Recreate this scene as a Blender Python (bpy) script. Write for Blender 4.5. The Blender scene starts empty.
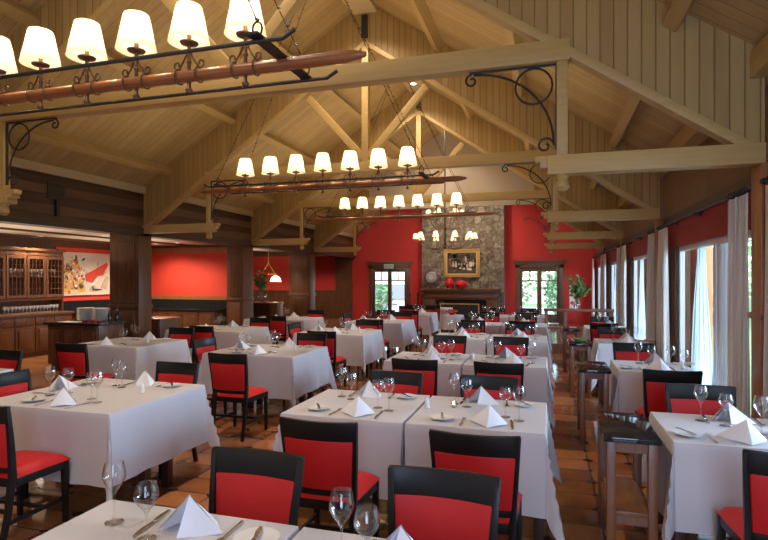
import bpy, bmesh, math, random
from mathutils import Vector, Matrix
random.seed(7)
SC = bpy.context.scene
COL = SC.collection
R = math.radians
# ------------------------------------------------------------------ room numbers (metres)
XL, XR, YB, YF = -7.65, 1.68, 21.3, -2.5        # left bulkhead, window wall, fireplace wall, wall behind
XW = -11.2                                      # far wall of the side room
XC = -3.03                                      # ridge line
TRY = [4.9, 9.0, 13.1, 17.2]                    # trusses
def zroof(x): return 3.45 + .66*min(1.6-x, x+7.66)
def zchord(x): return 2.60 + .676*min(1.6-x, x+7.66)

# ------------------------------------------------------------------ materials
def new_mat(name):
    m = bpy.data.materials.new(name); m.use_nodes = True
    nt = m.node_tree; nt.nodes.clear()
    out = nt.nodes.new('ShaderNodeOutputMaterial')
    return m, nt, out
def nd(nt, t, **kw):
    n = nt.nodes.new(t)
    for k, v in kw.items(): setattr(n, k, v)
    return n
def link(nt, a, b): nt.links.new(a, b)
def principled(nt, out, col=(.8,.8,.8), rough=.5, metal=0, spec=.5):
    p = nd(nt, 'ShaderNodeBsdfPrincipled')
    p.inputs['Base Color'].default_value = (*col, 1)
    p.inputs['Roughness'].default_value = rough
    p.inputs['Metallic'].default_value = metal
    p.inputs['Specular IOR Level'].default_value = spec
    link(nt, p.outputs[0], out.inputs[0])
    return p
def math_n(nt, op, a, b=None, c=None):
    n = nd(nt, 'ShaderNodeMath', operation=op)
    for i, v in enumerate((a, b, c)):
        if v is None: continue
        if isinstance(v, (int, float)): n.inputs[i].default_value = v
        else: link(nt, v, n.inputs[i])
    return n.outputs[0]
def mixc(nt, fac, a, b, mode='MIX'):
    n = nd(nt, 'ShaderNodeMix', data_type='RGBA', blend_type=mode)
    if isinstance(fac, (int, float)): n.inputs[0].default_value = fac
    else: link(nt, fac, n.inputs[0])
    for i, v in ((6, a), (7, b)):
        if isinstance(v, tuple): n.inputs[i].default_value = (*v, 1)
        else: link(nt, v, n.inputs[i])
    return n.outputs[2]
def noise(nt, scale, vec=None, detail=4, rough=.55, mapscale=None, coord='Object'):
    n = nd(nt, 'ShaderNodeTexNoise'); n.inputs['Scale'].default_value = scale
    n.inputs['Detail'].default_value = detail; n.inputs['Roughness'].default_value = rough
    if vec is None:
        tc = nd(nt, 'ShaderNodeTexCoord'); vec = tc.outputs[coord]
    if mapscale:
        mp = nd(nt, 'ShaderNodeMapping'); mp.inputs['Scale'].default_value = mapscale
        link(nt, vec, mp.inputs[0]); vec = mp.outputs[0]
    link(nt, vec, n.inputs['Vector'])
    return n.outputs['Fac']
def ramp(nt, fac, stops):
    r = nd(nt, 'ShaderNodeValToRGB')
    el = r.color_ramp.elements
    while len(el) < len(stops): el.new(.5)
    for e, (p, c) in zip(el, stops): e.position = p; e.color = (*c, 1)
    link(nt, fac, r.inputs[0]); return r.outputs[0]
def bump(nt, p, h, strength=.3, dist=.01):
    b = nd(nt, 'ShaderNodeBump'); b.inputs['Strength'].default_value = strength; b.inputs['Distance'].default_value = dist
    link(nt, h, b.inputs['Height']); link(nt, b.outputs[0], p.inputs['Normal'])
def plain(name, col, rough=.5, metal=0, spec=.5, var=.12, nscale=9, bstr=0):
    m, nt, out = new_mat(name); p = principled(nt, out, col, rough, metal, spec)
    f = noise(nt, nscale)
    c = mixc(nt, f, tuple(x*(1-var) for x in col), tuple(min(1, x*(1+var)) for x in col))
    link(nt, c, p.inputs['Base Color'])
    if bstr: bump(nt, p, noise(nt, nscale*12), bstr, .004)
    return m
def wood(name, c1, c2, axis=2, rough=.45, scale=3.0, spec=.5, bstr=.15):
    m, nt, out = new_mat(name); p = principled(nt, out, c1, rough, 0, spec)
    ms = [9, 9, 9]; ms[axis] = .7
    f = noise(nt, scale, mapscale=tuple(ms), detail=6, rough=.65)
    c = ramp(nt, f, [(.3, c1), (.7, c2)])
    link(nt, c, p.inputs['Base Color']); bump(nt, p, f, bstr, .006)
    return m
def boards(name, c1, c2, axis, pitch, rough=.5, gw=.07, gdark=.45, grain=None, bstr=.6, spec=.4):
    """boards: grooves across one world axis, a slightly different tone per board, grain along the board"""
    m, nt, out = new_mat(name); p = principled(nt, out, c1, rough, 0, spec)
    tc = nd(nt, 'ShaderNodeTexCoord'); sx = nd(nt, 'ShaderNodeSeparateXYZ'); link(nt, tc.outputs['Object'], sx.inputs[0])
    v = math_n(nt, 'DIVIDE', sx.outputs[axis], pitch)
    fl = math_n(nt, 'FLOOR', v); fr = math_n(nt, 'SUBTRACT', v, fl)
    d = math_n(nt, 'ABSOLUTE', math_n(nt, 'SUBTRACT', fr, .5))
    g = math_n(nt, 'SMOOTHSTEP', d, .5-gw, .5) if False else nd(nt, 'ShaderNodeMapRange')
    g.interpolation_type = 'SMOOTHSTEP'; link(nt, d, g.inputs[0]); g.inputs[1].default_value = .5-gw; g.inputs[2].default_value = .5
    gr = g.outputs[0]
    wn = nd(nt, 'ShaderNodeTexWhiteNoise', noise_dimensions='1D'); link(nt, fl, wn.inputs['W'])
    ms = [6, 6, 6]; ms[grain if grain is not None else 2] = .6
    f = noise(nt, 2.5, vec=tc.outputs['Object'], mapscale=tuple(ms), detail=5)
    t = math_n(nt, 'ADD', math_n(nt, 'MULTIPLY', f, .7), math_n(nt, 'MULTIPLY', wn.outputs['Value'], .45))
    c = ramp(nt, t, [(.25, c1), (.8, c2)])
    c = mixc(nt, math_n(nt, 'MULTIPLY', gr, 1-gdark), c, tuple(x*.25 for x in c1))
    link(nt, c, p.inputs['Base Color'])
    bump(nt, p, math_n(nt, 'SUBTRACT', math_n(nt, 'MULTIPLY', f, .15), gr), bstr, .012)
    return m
def thin_glass(name, tint=(1, 1, 1), refl=1.0, rough=.02, edge=0):
    m, nt, out = new_mat(name)
    t = nd(nt, 'ShaderNodeBsdfTransparent'); t.inputs[0].default_value = (*tint, 1)
    g = nd(nt, 'ShaderNodeBsdfGlossy'); g.inputs['Roughness'].default_value = rough
    lw = nd(nt, 'ShaderNodeLayerWeight'); lw.inputs[0].default_value = .45
    f = math_n(nt, 'MULTIPLY_ADD', lw.outputs['Facing'], .55*refl, .05*refl)
    f2 = math_n(nt, 'MULTIPLY', f, lw.outputs['Facing']) ; f2 = math_n(nt, 'ADD', f2, .045*refl)
    mx = nd(nt, 'ShaderNodeMixShader'); link(nt, f2, mx.inputs[0]); link(nt, t.outputs[0], mx.inputs[1])
    if edge:
        link(nt, mixc(nt, math_n(nt, 'POWER', lw.outputs['Facing'], 2.5), tint, (edge, edge, edge*1.02)), t.inputs[0]); link(nt, g.outputs[0], mx.inputs[2])
    link(nt, mx.outputs[0], out.inputs[0]); return m
def translucent(name, col, trans=.5, trcol=None):
    m, nt, out = new_mat(name)
    d = nd(nt, 'ShaderNodeBsdfDiffuse'); d.inputs[0].default_value = (*col, 1)
    t = nd(nt, 'ShaderNodeBsdfTranslucent'); t.inputs[0].default_value = (*(trcol or col), 1)
    mx = nd(nt, 'ShaderNodeMixShader'); mx.inputs[0].default_value = trans
    link(nt, d.outputs[0], mx.inputs[1]); link(nt, t.outputs[0], mx.inputs[2]); link(nt, mx.outputs[0], out.inputs[0])
    return m
def emit(name, col, s):
    m, nt, out = new_mat(name); e = nd(nt, 'ShaderNodeEmission'); e.inputs[0].default_value = (*col, 1); e.inputs[1].default_value = s
    link(nt, e.outputs[0], out.inputs[0]); return m
def tile_floor(name):
    m, nt, out = new_mat(name); p = principled(nt, out, (.3, .12, .06), .22, 0, .5)
    tc = nd(nt, 'ShaderNodeTexCoord'); sx = nd(nt, 'ShaderNodeSeparateXYZ'); link(nt, tc.outputs['Object'], sx.inputs[0])
    # slightly wobbling hand-made edges
    wob = noise(nt, 5, vec=tc.outputs['Object'], detail=2)
    w = math_n(nt, 'MULTIPLY', math_n(nt, 'SUBTRACT', wob, .5), .05)
    u = math_n(nt, 'ADD', math_n(nt, 'DIVIDE', sx.outputs[0], .36), w); v = math_n(nt, 'ADD', math_n(nt, 'DIVIDE', sx.outputs[1], .285), w)
    fu, fv = math_n(nt, 'FLOOR', u), math_n(nt, 'FLOOR', v)
    du = math_n(nt, 'SUBTRACT', .5, math_n(nt, 'ABSOLUTE', math_n(nt, 'SUBTRACT', math_n(nt, 'SUBTRACT', u, fu), .5)))
    dv = math_n(nt, 'SUBTRACT', .5, math_n(nt, 'ABSOLUTE', math_n(nt, 'SUBTRACT', math_n(nt, 'SUBTRACT', v, fv), .5)))
    s = math_n(nt, 'ADD', math_n(nt, 'MULTIPLY', du, 1.1), dv)
    grout = math_n(nt, 'MAXIMUM', math_n(nt, 'LESS_THAN', du, .020), math_n(nt, 'LESS_THAN', dv, .028))
    rv = math_n(nt, 'MODULO', math_n(nt, 'ADD', math_n(nt, 'FLOOR', math_n(nt, 'ADD', v, .5)), 1000), 2)
    ds = math_n(nt, 'MULTIPLY_ADD', rv, .075, .095)
    dot = math_n(nt, 'LESS_THAN', s, ds); dotedge = math_n(nt, 'LESS_THAN', math_n(nt, 'ABSOLUTE', math_n(nt, 'SUBTRACT', s, math_n(nt, 'ADD', ds, .01))), .016)
    cb = nd(nt, 'ShaderNodeCombineXYZ'); link(nt, fu, cb.inputs[0]); link(nt, fv, cb.inputs[1])
    wn = nd(nt, 'ShaderNodeTexWhiteNoise', noise_dimensions='2D'); link(nt, cb.outputs[0], wn.inputs['Vector'])
    f = noise(nt, 4, vec=tc.outputs['Object'], detail=5)
    t = math_n(nt, 'ADD', math_n(nt, 'MULTIPLY', wn.outputs['Value'], .45), math_n(nt, 'MULTIPLY', f, .6))
    c = ramp(nt, t, [(.2, (.17, .052, .020)), (.55, (.36, .125, .042)), (.9, (.56, .22, .075))])
    c = mixc(nt, dot, c, (.060, .034, .027))
    gj = math_n(nt, 'MAXIMUM', math_n(nt, 'MULTIPLY', grout, math_n(nt, 'SUBTRACT', 1, dot)), dotedge)
    c = mixc(nt, gj, c, (.04, .028, .022))
    link(nt, c, p.inputs['Base Color'])
    r = math_n(nt, 'ADD', math_n(nt, 'MULTIPLY', f, .12), math_n(nt, 'MULTIPLY_ADD', gj, .3, .02)); link(nt, r, p.inputs['Roughness'])
    bump(nt, p, math_n(nt, 'SUBTRACT', math_n(nt, 'MULTIPLY', f, .5), gj), .35, .01)
    return m
def stone(name):
    m, nt, out = new_mat(name); p = principled(nt, out, (.2, .17, .14), .85)
    tc = nd(nt, 'ShaderNodeTexCoord')
    n0 = nd(nt, 'ShaderNodeTexNoise'); n0.inputs['Scale'].default_value = 2.2; link(nt, tc.outputs['Object'], n0.inputs['Vector'])
    mx = nd(nt, 'ShaderNodeMix', data_type='RGBA', blend_type='ADD'); mx.inputs[0].default_value = .5
    link(nt, tc.outputs['Object'], mx.inputs[6]); link(nt, n0.outputs['Color'], mx.inputs[7])
    v = nd(nt, 'ShaderNodeTexVoronoi', feature='DISTANCE_TO_EDGE'); v.inputs['Scale'].default_value = 4.6; link(nt, mx.outputs[2], v.inputs['Vector'])
    v2 = nd(nt, 'ShaderNodeTexVoronoi'); v2.inputs['Scale'].default_value = 4.6; link(nt, mx.outputs[2], v2.inputs['Vector'])
    sep = nd(nt, 'ShaderNodeSeparateColor'); link(nt, v2.outputs['Color'], sep.inputs[0])
    f = noise(nt, 9, detail=8, rough=.7)
    t = math_n(nt, 'ADD', math_n(nt, 'MULTIPLY', sep.outputs[0], .28), math_n(nt, 'MULTIPLY', f, .85))
    c = ramp(nt, t, [(.3, (.10, .075, .052)), (.55, (.20, .158, .115)), (.8, (.34, .285, .22))])
    e = nd(nt, 'ShaderNodeMapRange'); link(nt, v.outputs['Distance'], e.inputs[0]); e.inputs[1].default_value = .0; e.inputs[2].default_value = .07
    c = mixc(nt, e.outputs[0], (.15, .118, .088), c)
    link(nt, c, p.inputs['Base Color'])
    bump(nt, p, math_n(nt, 'ADD', math_n(nt, 'MULTIPLY', e.outputs[0], .7), math_n(nt, 'MULTIPLY', f, .8)), 1.0, .08)
    return m

M = {}
M['clad'] = boards('cream_vertical_boards', (.34, .205, .062), (.43, .275, .092), 0, .105, rough=.55, gw=.09, grain=2)
M['ceil'] = boards('cream_ceiling_boards', (.38, .25, .095), (.49, .34, .145), 1, .15, rough=.55, gw=.05, grain=0)
M['beam'] = wood('cream_beam_wood', (.46, .29, .088), (.54, .355, .12), axis=0, rough=.5, bstr=.05)
M['beamY'] = wood('cream_purlin_wood', (.44, .29, .10), (.51, .35, .135), axis=1, rough=.5, bstr=.05)
M['ridge'] = wood('cream_ridge_wood', (.56, .44, .24), (.62, .49, .28), axis=1, rough=.5, bstr=.05)
M['dark'] = wood('dark_panel_wood', (.055, .020, .0085), (.150, .060, .026), axis=2, rough=.38)
M['darkY'] = boards('dark_plank_wood', (.040, .017, .009), (.140, .068, .035), 2, .16, rough=.5, gw=.04, grain=1)
M['darkbeam'] = wood('dark_beam_wood', (.035, .016, .010), (.085, .04, .024), axis=1, rough=.5)
M['pinkceil'] = plain('pale_gable_paint', (.50, .40, .29), .7, var=.04)
M['brown'] = boards('brown_upper_panel', (.115, .062, .030), (.20, .112, .056), 1, 1.35, rough=.5, gw=.01, grain=1)
M['post'] = wood('orange_post_wood', (.20, .075, .024), (.36, .145, .05), axis=2, rough=.35)
M['postout'] = wood('outdoor_orange_wood', (.42, .17, .05), (.58, .26, .09), axis=2, rough=.5)
M['stand'] = wood('stand_wood', (.13, .045, .016), (.25, .095, .034), axis=2, rough=.3)
M['standY'] = wood('stand_shelf_wood', (.16, .06, .02), (.27, .11, .042), axis=1, rough=.3)
M['cab'] = wood('cabinet_wood', (.065, .024, .011), (.16, .062, .026), axis=2, rough=.32)
M['tabw'] = wood('table_leg_wood', (.025, .012, .008), (.05, .022, .013), axis=2, rough=.35)
M['black'] = plain('black_lacquer', (.010, .0085, .008), .36, spec=.22)
M['leather'] = plain('red_leather', (.54, .016, .016), .45, spec=.22, var=.12, nscale=5, bstr=.12)
M['redwall'] = plain('red_plaster', (.46, .017, .013), .75, var=.10, nscale=1.5)
M['redpanel'] = plain('orange_red_panel', (.62, .040, .020), .7, var=.06, nscale=1.2)
M['redband'] = plain('dull_red_band', (.30, .020, .018), .7, var=.12, nscale=2)
M['cloth'] = plain('white_table_linen', (.575, .545, .555), .85, var=.035, nscale=4, bstr=.05)
M['napkin'] = plain('white_napkin_linen', (.76, .76, .80), .85, var=.03)
M['china'] = plain('white_china', (.80, .79, .76), .18, var=.02)
M['steel'] = plain('steel', (.62, .60, .57), .22, metal=1, var=.05)
M['glass'] = thin_glass('clear_glass', (.97, .98, .98), 1.5, edge=.45)
def glint_glass(name):
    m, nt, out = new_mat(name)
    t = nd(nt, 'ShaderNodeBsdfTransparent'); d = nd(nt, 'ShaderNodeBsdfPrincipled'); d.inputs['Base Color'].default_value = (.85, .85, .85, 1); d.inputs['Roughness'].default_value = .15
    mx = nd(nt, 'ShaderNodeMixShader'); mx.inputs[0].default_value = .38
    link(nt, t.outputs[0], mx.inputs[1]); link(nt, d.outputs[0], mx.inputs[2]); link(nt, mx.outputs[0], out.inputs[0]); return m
M['glintglass'] = glint_glass('painted_glint_glass')  # white mixed into the clear glass stands in for bright reflections
M['pane'] = thin_glass('window_glass', (.96, .98, 1), .7, .0)
M['panedark'] = thin_glass('cabinet_glass', (.75, .72, .70), .12, .0)
M['granite'] = plain('black_granite', (.014, .015, .016), .07, var=.6, nscale=60)
M['alu'] = plain('grey_window_frame', (.62, .66, .72), .4, var=.04)
M['curtain'] = translucent('white_curtain', (.88, .87, .85), .45)
M['sheer'] = translucent('sheer_curtain', (.50, .57, .60), .55)
M['iron'] = plain('dark_iron', (.040, .037, .036), .45, metal=.6)
M['rust'] = plain('brown_iron', (.16, .085, .05), .45, metal=.6)
M['copper'] = wood('copper_brown_pole', (.20, .062, .020), (.36, .125, .040), axis=0, rough=.3)
M['shade'] = translucent('lamp_shade_linen', (.84, .78, .64), .55, (.98, .89, .70))
M['bulb'] = emit('warm_bulb', (1, .8, .5), 30)
M['down'] = emit('downlight_lens', (1, .92, .8), 25)
M['white'] = plain('white_paint', (.75, .73, .70), .5, var=.03)
M['wingceil'] = plain('beige_side_ceiling', (.60, .50, .40), .7, var=.06, nscale=2)
M['tile'] = tile_floor('terracotta_tiles')
M['plank'] = boards('side_room_floor_boards', (.16, .06, .022), (.30, .12, .045), 1, .14, rough=.25, gw=.03, grain=0)
M['stone'] = stone('field_stone')
M['firebox'] = plain('soot_black', (.012, .010, .009), .8)
M['gold'] = plain('gilt', (.55, .30, .075), .38, metal=.55)
M['giltpale'] = plain('pale_gilt', (.62, .46, .20), .45, metal=.2)
M['umber'] = plain('paint_umber', (.15, .095, .055), .6, var=.4)
M['redglaze'] = plain('red_glaze', (.55, .015, .02), .15)
M['leaf'] = plain('leaf_green', (.11, .20, .05), .6, var=.5, nscale=3)
M['leaf2'] = plain('garden_leaf', (.20, .38, .16), .6, var=.55, nscale=2)
M['orange'] = plain('orange_petal', (.60, .13, .02), .6, var=.3)
M['lawn'] = plain('lawn_green', (.16, .27, .07), .9, var=.3, nscale=3)
M['pave'] = plain('pale_paving', (.55, .53, .50), .8, var=.15)
M['house'] = plain('pale_house_wall', (.55, .55, .58), .8)
M['roofgrey'] = plain('slate_roof', (.16, .18, .22), .7)
M['dkglass'] = plain('dark_cabinet_glass', (.018, .013, .012), .12)
M['yellow'] = plain('paint_yellow', (.62, .38, .07), .7, var=.35, nscale=14)
M['painti'] = plain('paint_red', (.56, .05, .025), .7, var=.2)
M['canvas'] = plain('canvas_cream', (.62, .55, .45), .8, var=.10, nscale=4)
M['dimart'] = plain('painting_dark', (.06, .042, .028), .5, var=.6, nscale=6)
M['skin'] = plain('paint_pale', (.48, .37, .28), .6, var=.3)
M['bottle'] = plain('dark_bottle_glass', (.02, .018, .01), .1)
M['label'] = plain('red_cap', (.5, .02, .02), .4)
M['green'] = plain('sign_green', (.04, .20, .13), .5)
M['palegreen'] = plain('sign_pale', (.40, .52, .46), .5)
M['plategl'] = plain('dark_glaze_plate', (.12, .055, .085), .2, var=.8, nscale=6)
M['platemid'] = plain('green_grey_glaze', (.22, .22, .22), .2, var=.6, nscale=8)
M['platepale'] = plain('pale_glaze', (.34, .38, .33), .2, var=.4, nscale=8)

# ------------------------------------------------------------------ mesh builder
class MB:
    def __init__(s): s.v = []; s.f = []; s.m = []; s.mi = 0
    def add(s, vs, fs):
        b = len(s.v); s.v += [tuple(v) for v in vs]
        for f in fs: s.f.append(tuple(b+i for i in f)); s.m.append(s.mi)
        return s
    def box(s, x0, x1, y0, y1, z0, z1):
        return s.add([(x0,y0,z0),(x1,y0,z0),(x1,y1,z0),(x0,y1,z0),(x0,y0,z1),(x1,y0,z1),(x1,y1,z1),(x0,y1,z1)],
              [(0,3,2,1),(4,5,6,7),(0,1,5,4),(1,2,6,5),(2,3,7,6),(3,0,4,7)])
    def cbox(s, c, d): return s.box(c[0]-d[0]/2, c[0]+d[0]/2, c[1]-d[1]/2, c[1]+d[1]/2, c[2]-d[2]/2, c[2]+d[2]/2)
    def prism(s, poly, y0, y1, plane='xz'):
        """polygon in a plane, extruded along the third axis"""
        n = len(poly)
        def P(p, t): return {'xz': (p[0], t, p[1]), 'xy': (p[0], p[1], t), 'yz': (t, p[0], p[1])}[plane]
        vs = [P(p, y0) for p in poly] + [P(p, y1) for p in poly]
        fs = [tuple(range(n)), tuple(range(2*n-1, n-1, -1))]
        for i in range(n): j = (i+1) % n; fs.append((i, i+n, j+n, j))
        return s.add(vs, fs)
    def bar(s, pts, w, d, up=(0,0,1)):
        """rectangular bar swept along points; w, d may be lists"""
        n = len(pts); pts = [Vector(p) for p in pts]; rings = []
        ws = w if isinstance(w, (list, tuple)) else [w]*n; ds = d if isinstance(d, (list, tuple)) else [d]*n
        for i, p in enumerate(pts):
            t = (pts[min(i+1, n-1)] - pts[max(i-1, 0)]).normalized()
            u = Vector(up); a = t.cross(u)
            if a.length < 1e-4: a = t.cross(Vector((1,0,0)))
            a.normalize(); b = a.cross(t).normalized()
            rings.append([p + a*(sx*ws[i]/2) + b*(sy*ds[i]/2) for sx, sy in ((-1,-1),(1,-1),(1,1),(-1,1))])
        vs = [v for r in rings for v in r]; fs = [(0,1,2,3), tuple(4*(n-1)+k for k in (3,2,1,0))]
        for i in range(n-1):
            for k in range(4):
                j = (k+1) % 4; fs.append((4*i+k, 4*i+4+k, 4*i+4+j, 4*i+j))
        return s.add(vs, fs)
    def tube(s, pts, r, n=8, closed=False):
        pts = [Vector(p) for p in pts]; m = len(pts); rs = r if isinstance(r, (list, tuple)) else [r]*m
        vs = []; fs = []; prev = None
        for i, p in enumerate(pts):
            if closed: t = pts[(i+1) % m] - pts[i-1]
            else: t = pts[min(i+1, m-1)] - pts[max(i-1, 0)]
            t.normalize()
            if prev is None:
                a = t.cross(Vector((0,0,1)))
                if a.length < .05: a = t.cross(Vector((1,0,0)))
            else: a = prev - t*prev.dot(t)
            a.normalize(); prev = a; b = t.cross(a)
            for k in range(n):
                an = 2*math.pi*k/n; vs.append(p + (a*math.cos(an) + b*math.sin(an))*rs[i])
        for i in range(m if closed else m-1):
            for k in range(n):
                j = (k+1) % n; q = ((i+1) % m)*n; fs.append((i*n+k, i*n+j, q+j, q+k))
        if not closed: fs += [tuple(range(n-1, -1, -1)), tuple((m-1)*n+k for k in range(n))]
        return s.add(vs, fs)
    def lathe(s, prof, n=16, c=(0,0,0), cap=False):
        vs = []; fs = []
        for r, z in prof:
            for k in range(n):
                a = 2*math.pi*k/n; vs.append((c[0]+r*math.cos(a), c[1]+r*math.sin(a), c[2]+z))
        for i in range(len(prof)-1):
            for k in range(n):
                j = (k+1) % n; fs.append((i*n+k, i*n+j, (i+1)*n+j, (i+1)*n+k))
        if cap: fs += [tuple(range(n-1, -1, -1)), tuple((len(prof)-1)*n+k for k in range(n))]
        return s.add(vs, fs)
    def grid(s, fn, nu, nv):
        vs = [fn(i, j) for i in range(nu) for j in range(nv)]
        return s.add(vs, [(i*nv+j, (i+1)*nv+j, (i+1)*nv+j+1, i*nv+j+1) for i in range(nu-1) for j in range(nv-1)])
    def build(s, name, mat, parent=None, smooth=False, bevel=0, loc=None, angle=40):
        me = bpy.data.meshes.new(name); me.from_pydata(s.v, [], s.f)
        mats = mat if isinstance(mat, (list, tuple)) else [mat]
        for m in mats: me.materials.append(M[m] if isinstance(m, str) else m)
        for p, k in zip(me.polygons, s.m): p.material_index = k
        bm = bmesh.new(); bm.from_mesh(me)
        bmesh.ops.recalc_face_normals(bm, faces=bm.faces)
        if bevel:
            ed = [e for e in bm.edges if len(e.link_faces) == 2 and e.calc_face_angle(0) > R(35)]
            bmesh.ops.bevel(bm, geom=ed, offset=bevel, segments=2, affect='EDGES', profile=.6)
        for f in bm.faces: f.smooth = bool(smooth or bevel)
        if smooth or bevel:
            for e in bm.edges:
                if len(e.link_faces) == 2 and e.calc_face_angle(0) > R(angle): e.smooth = False
        bm.to_mesh(me); bm.free()
        o = bpy.data.objects.new(name, me); COL.objects.link(o)
        if parent is not None: o.parent = parent
        if loc: o.location = loc
        return o
def tag(o, label=None, cat=None, group=None, kind=None):
    if label: o['label'] = label
    if cat: o['category'] = cat
    if group: o['group'] = group
    if kind: o['kind'] = kind
    return o
def empty(name, loc=(0,0,0), rz=0, label=None, cat=None, group=None, kind=None):
    o = bpy.data.objects.new(name, None); COL.objects.link(o); o.location = loc; o.rotation_euler = (0,0,rz)
    o.empty_display_size = .1
    return tag(o, label, cat, group, kind)
KIDS = {}
def copy_tree(o, parent=None):
    c = o.copy(); COL.objects.link(c)
    if parent is not None: c.parent = parent
    for ch in o.children: copy_tree(ch, c)
    return c
FIRST = {}
def place(key, proto, loc, rz=0, label=None, cat=None, group=None):
    """the first use takes the prototype itself, later ones a copy with copies of its parts"""
    o = proto if key not in FIRST else copy_tree(FIRST[key])
    FIRST.setdefault(key, proto)
    for k in ('label', 'category', 'group'):
        if k in o: del o[k]
    o.location = loc; o.rotation_euler = (0, 0, rz)
    return tag(o, label, cat, group)
def struct(mb, name, mat, parent=None, **kw):
    o = mb.build(name, mat, parent, **kw)
    if parent is None: o['kind'] = 'structure'
    return o

# ================================================================== SETTING
struct(MB().box(XL-.05, XR+.2, YF, YB+.2, -.1, 0), 'floor', 'tile')
struct(MB().box(XW-.2, XL-.05, 3, YB+.2, -.1, 0), 'floor_side_room', 'plank')
# roof: two slopes and the flat box along the ridge
for nm, sg in (('ceiling_right', 1), ('ceiling_left', -1)):
    xe = 1.75 if sg > 0 else -7.81
    ze = 3.45 - .66*.15
    mb = MB().prism([(xe, ze), (XC, 6.506), (XC, 6.65), (xe, ze+.14)], YF, YB+.2)
    struct(mb, nm, 'ceil')
struct(MB().box(XC-.22, XC+.22, YF, YB, 6.28, 6.36).box(XC-.2, XC+.2, YF, YB, 6.36, 6.5), 'trim_ridge', 'ridge')
n = 0
for sg in (1, -1):
    for d in (.58, 1.95, 3.3):
        x = 1.6-d if sg > 0 else -7.66+d
        z = 3.45+.66*d
        s = math.atan(.66)
        c, q = math.cos(s), math.sin(s)*(-sg)
        # purlin square to the slope
        pts = []
        for a, b in ((-.06, .01), (.06, .01), (.06, -.16), (-.06, -.16)):
            pts.append((x + a*c - b*q, z + a*q + b*c))
        n += 1
        struct(MB().prism(pts, YF, YB), 'trim_purlin_%d' % n, 'beamY')
struct(MB().box(1.50, XR, YF, YB, 3.24, 3.44), 'trim_eave_right', 'beamY')
struct(MB().box(XL, XL+.06, 4, YB, 3.36, 3.54), 'trim_eave_left', 'ridge')
# left bulkhead over the openings to the side room, its beam, and the wall behind the camera
struct(MB().box(XL-.12, XL, 3, YB, 2.62, 3.5), 'wall_left', 'darkY')
struct(MB().box(XL-.16, XL+.03, 3, YB, 2.53, 2.68), 'trim_bulkhead_beam', 'darkbeam')
struct(MB().box(XL-.12, XL, YF, 3, 0, 3.5), 'wall_left_front', 'darkY')
struct(MB().prism([(XL-.1, 0), (XR+.1, 0), (XR+.1, 3.4), (XC, 6.5), (XL-.1, 3.4)], YF-.15, YF), 'wall_front', 'clad')
# right (window) wall : bays between the posts
BAYS = [(.8, 4.9), (4.9, 9.0), (9.0, 13.1), (13.1, 17.2), (17.2, 21.3)]
w = empty('wall_right', (0,0,0), kind='structure')
mb = MB()
mb.box(XR, XR+.18, YF, YB, 2.52, 3.5); mb.build('upper_panelling', 'brown', w)
mb = MB(); mb.box(XR-.03, XR+.02, YF, YB, 2.46, 2.53); mb.box(XR-.02, XR+.02, YF, YB, 2.53, 2.58); mb.build('ledge', 'darkbeam', w)
mb = MB(); mb.box(XR, XR+.18, YF, YB, 2.13, 2.52); mb.build('red_band', 'redband', w)
mb = MB(); mb.box(XR, XR+.18, YF, YB, 0, .38); ys = [YF]
for a, b in BAYS: ys += [a+.3, a+3.4]
ys += [YB]
for i in range(0, len(ys), 2): mb.box(XR, XR+.18, ys[i], ys[i+1], .38, 2.13)
mb.build('lower_panelling', 'dark', w)
for i, (a, b) in enumerate(BAYS):
    y0, y1 = a+.3, a+3.4
    wn = empty('window_%d' % (i+1), (0,0,0), kind='structure')
    mb = MB()
    mb.box(1.72, 1.78, y0, y1, 2.06, 2.13); mb.box(1.72, 1.78, y0, y1, .38, .46)
    mb.box(1.72, 1.78, y0, y0+.07, .46, 2.06); mb.box(1.72, 1.78, y1-.07, y1, .46, 2.06)
    mb.box(1.71, 1.79, a+1.54, a+1.63, .46, 2.06); mb.box(1.71, 1.79, a+1.66, a+1.75, .46, 2.06)
    mb.build('window_frame', 'alu', wn, bevel=.006)
    for p0, p1 in ((y0+.07, a+1.54), (a+1.75, y1-.07)):
        MB().add([(1.75, p0, .46), (1.75, p1, .46), (1.75, p1, 2.06), (1.75, p0, 2.06)], [(0,1,2,3)]).build('pane', 'pane', wn)
    mb = MB(); mb.box(XR-.02, XR+.04, y0-.03, y1+.03, .36, .39); mb.build('window_sill', 'post', wn)
# back wall, red up to the gable, with two door openings and the stone chimney
DOORS = [(-7.03, -5.28), (-1.17, .58)]
w = empty('wall_back', (0,0,0), kind='structure')
mb = MB(); y0, y1 = YB, YB+.2
edges = [XW-.1]
for a, b in DOORS: edges += [a+.1, b-.1]
edges += [XR+.18]
for i in range(0, len(edges), 2): mb.box(edges[i], edges[i+1], y0, y1, 0, 2.22)
mb.prism([(XW-.1, 2.22), (XR+.18, 2.22), (XR+.18, 3.5), (XC, 6.6), (XL-.15, 3.5), (XW-.1, 3.5)], y0, y1)
mb.build('red_plaster', 'redwall', w)
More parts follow.
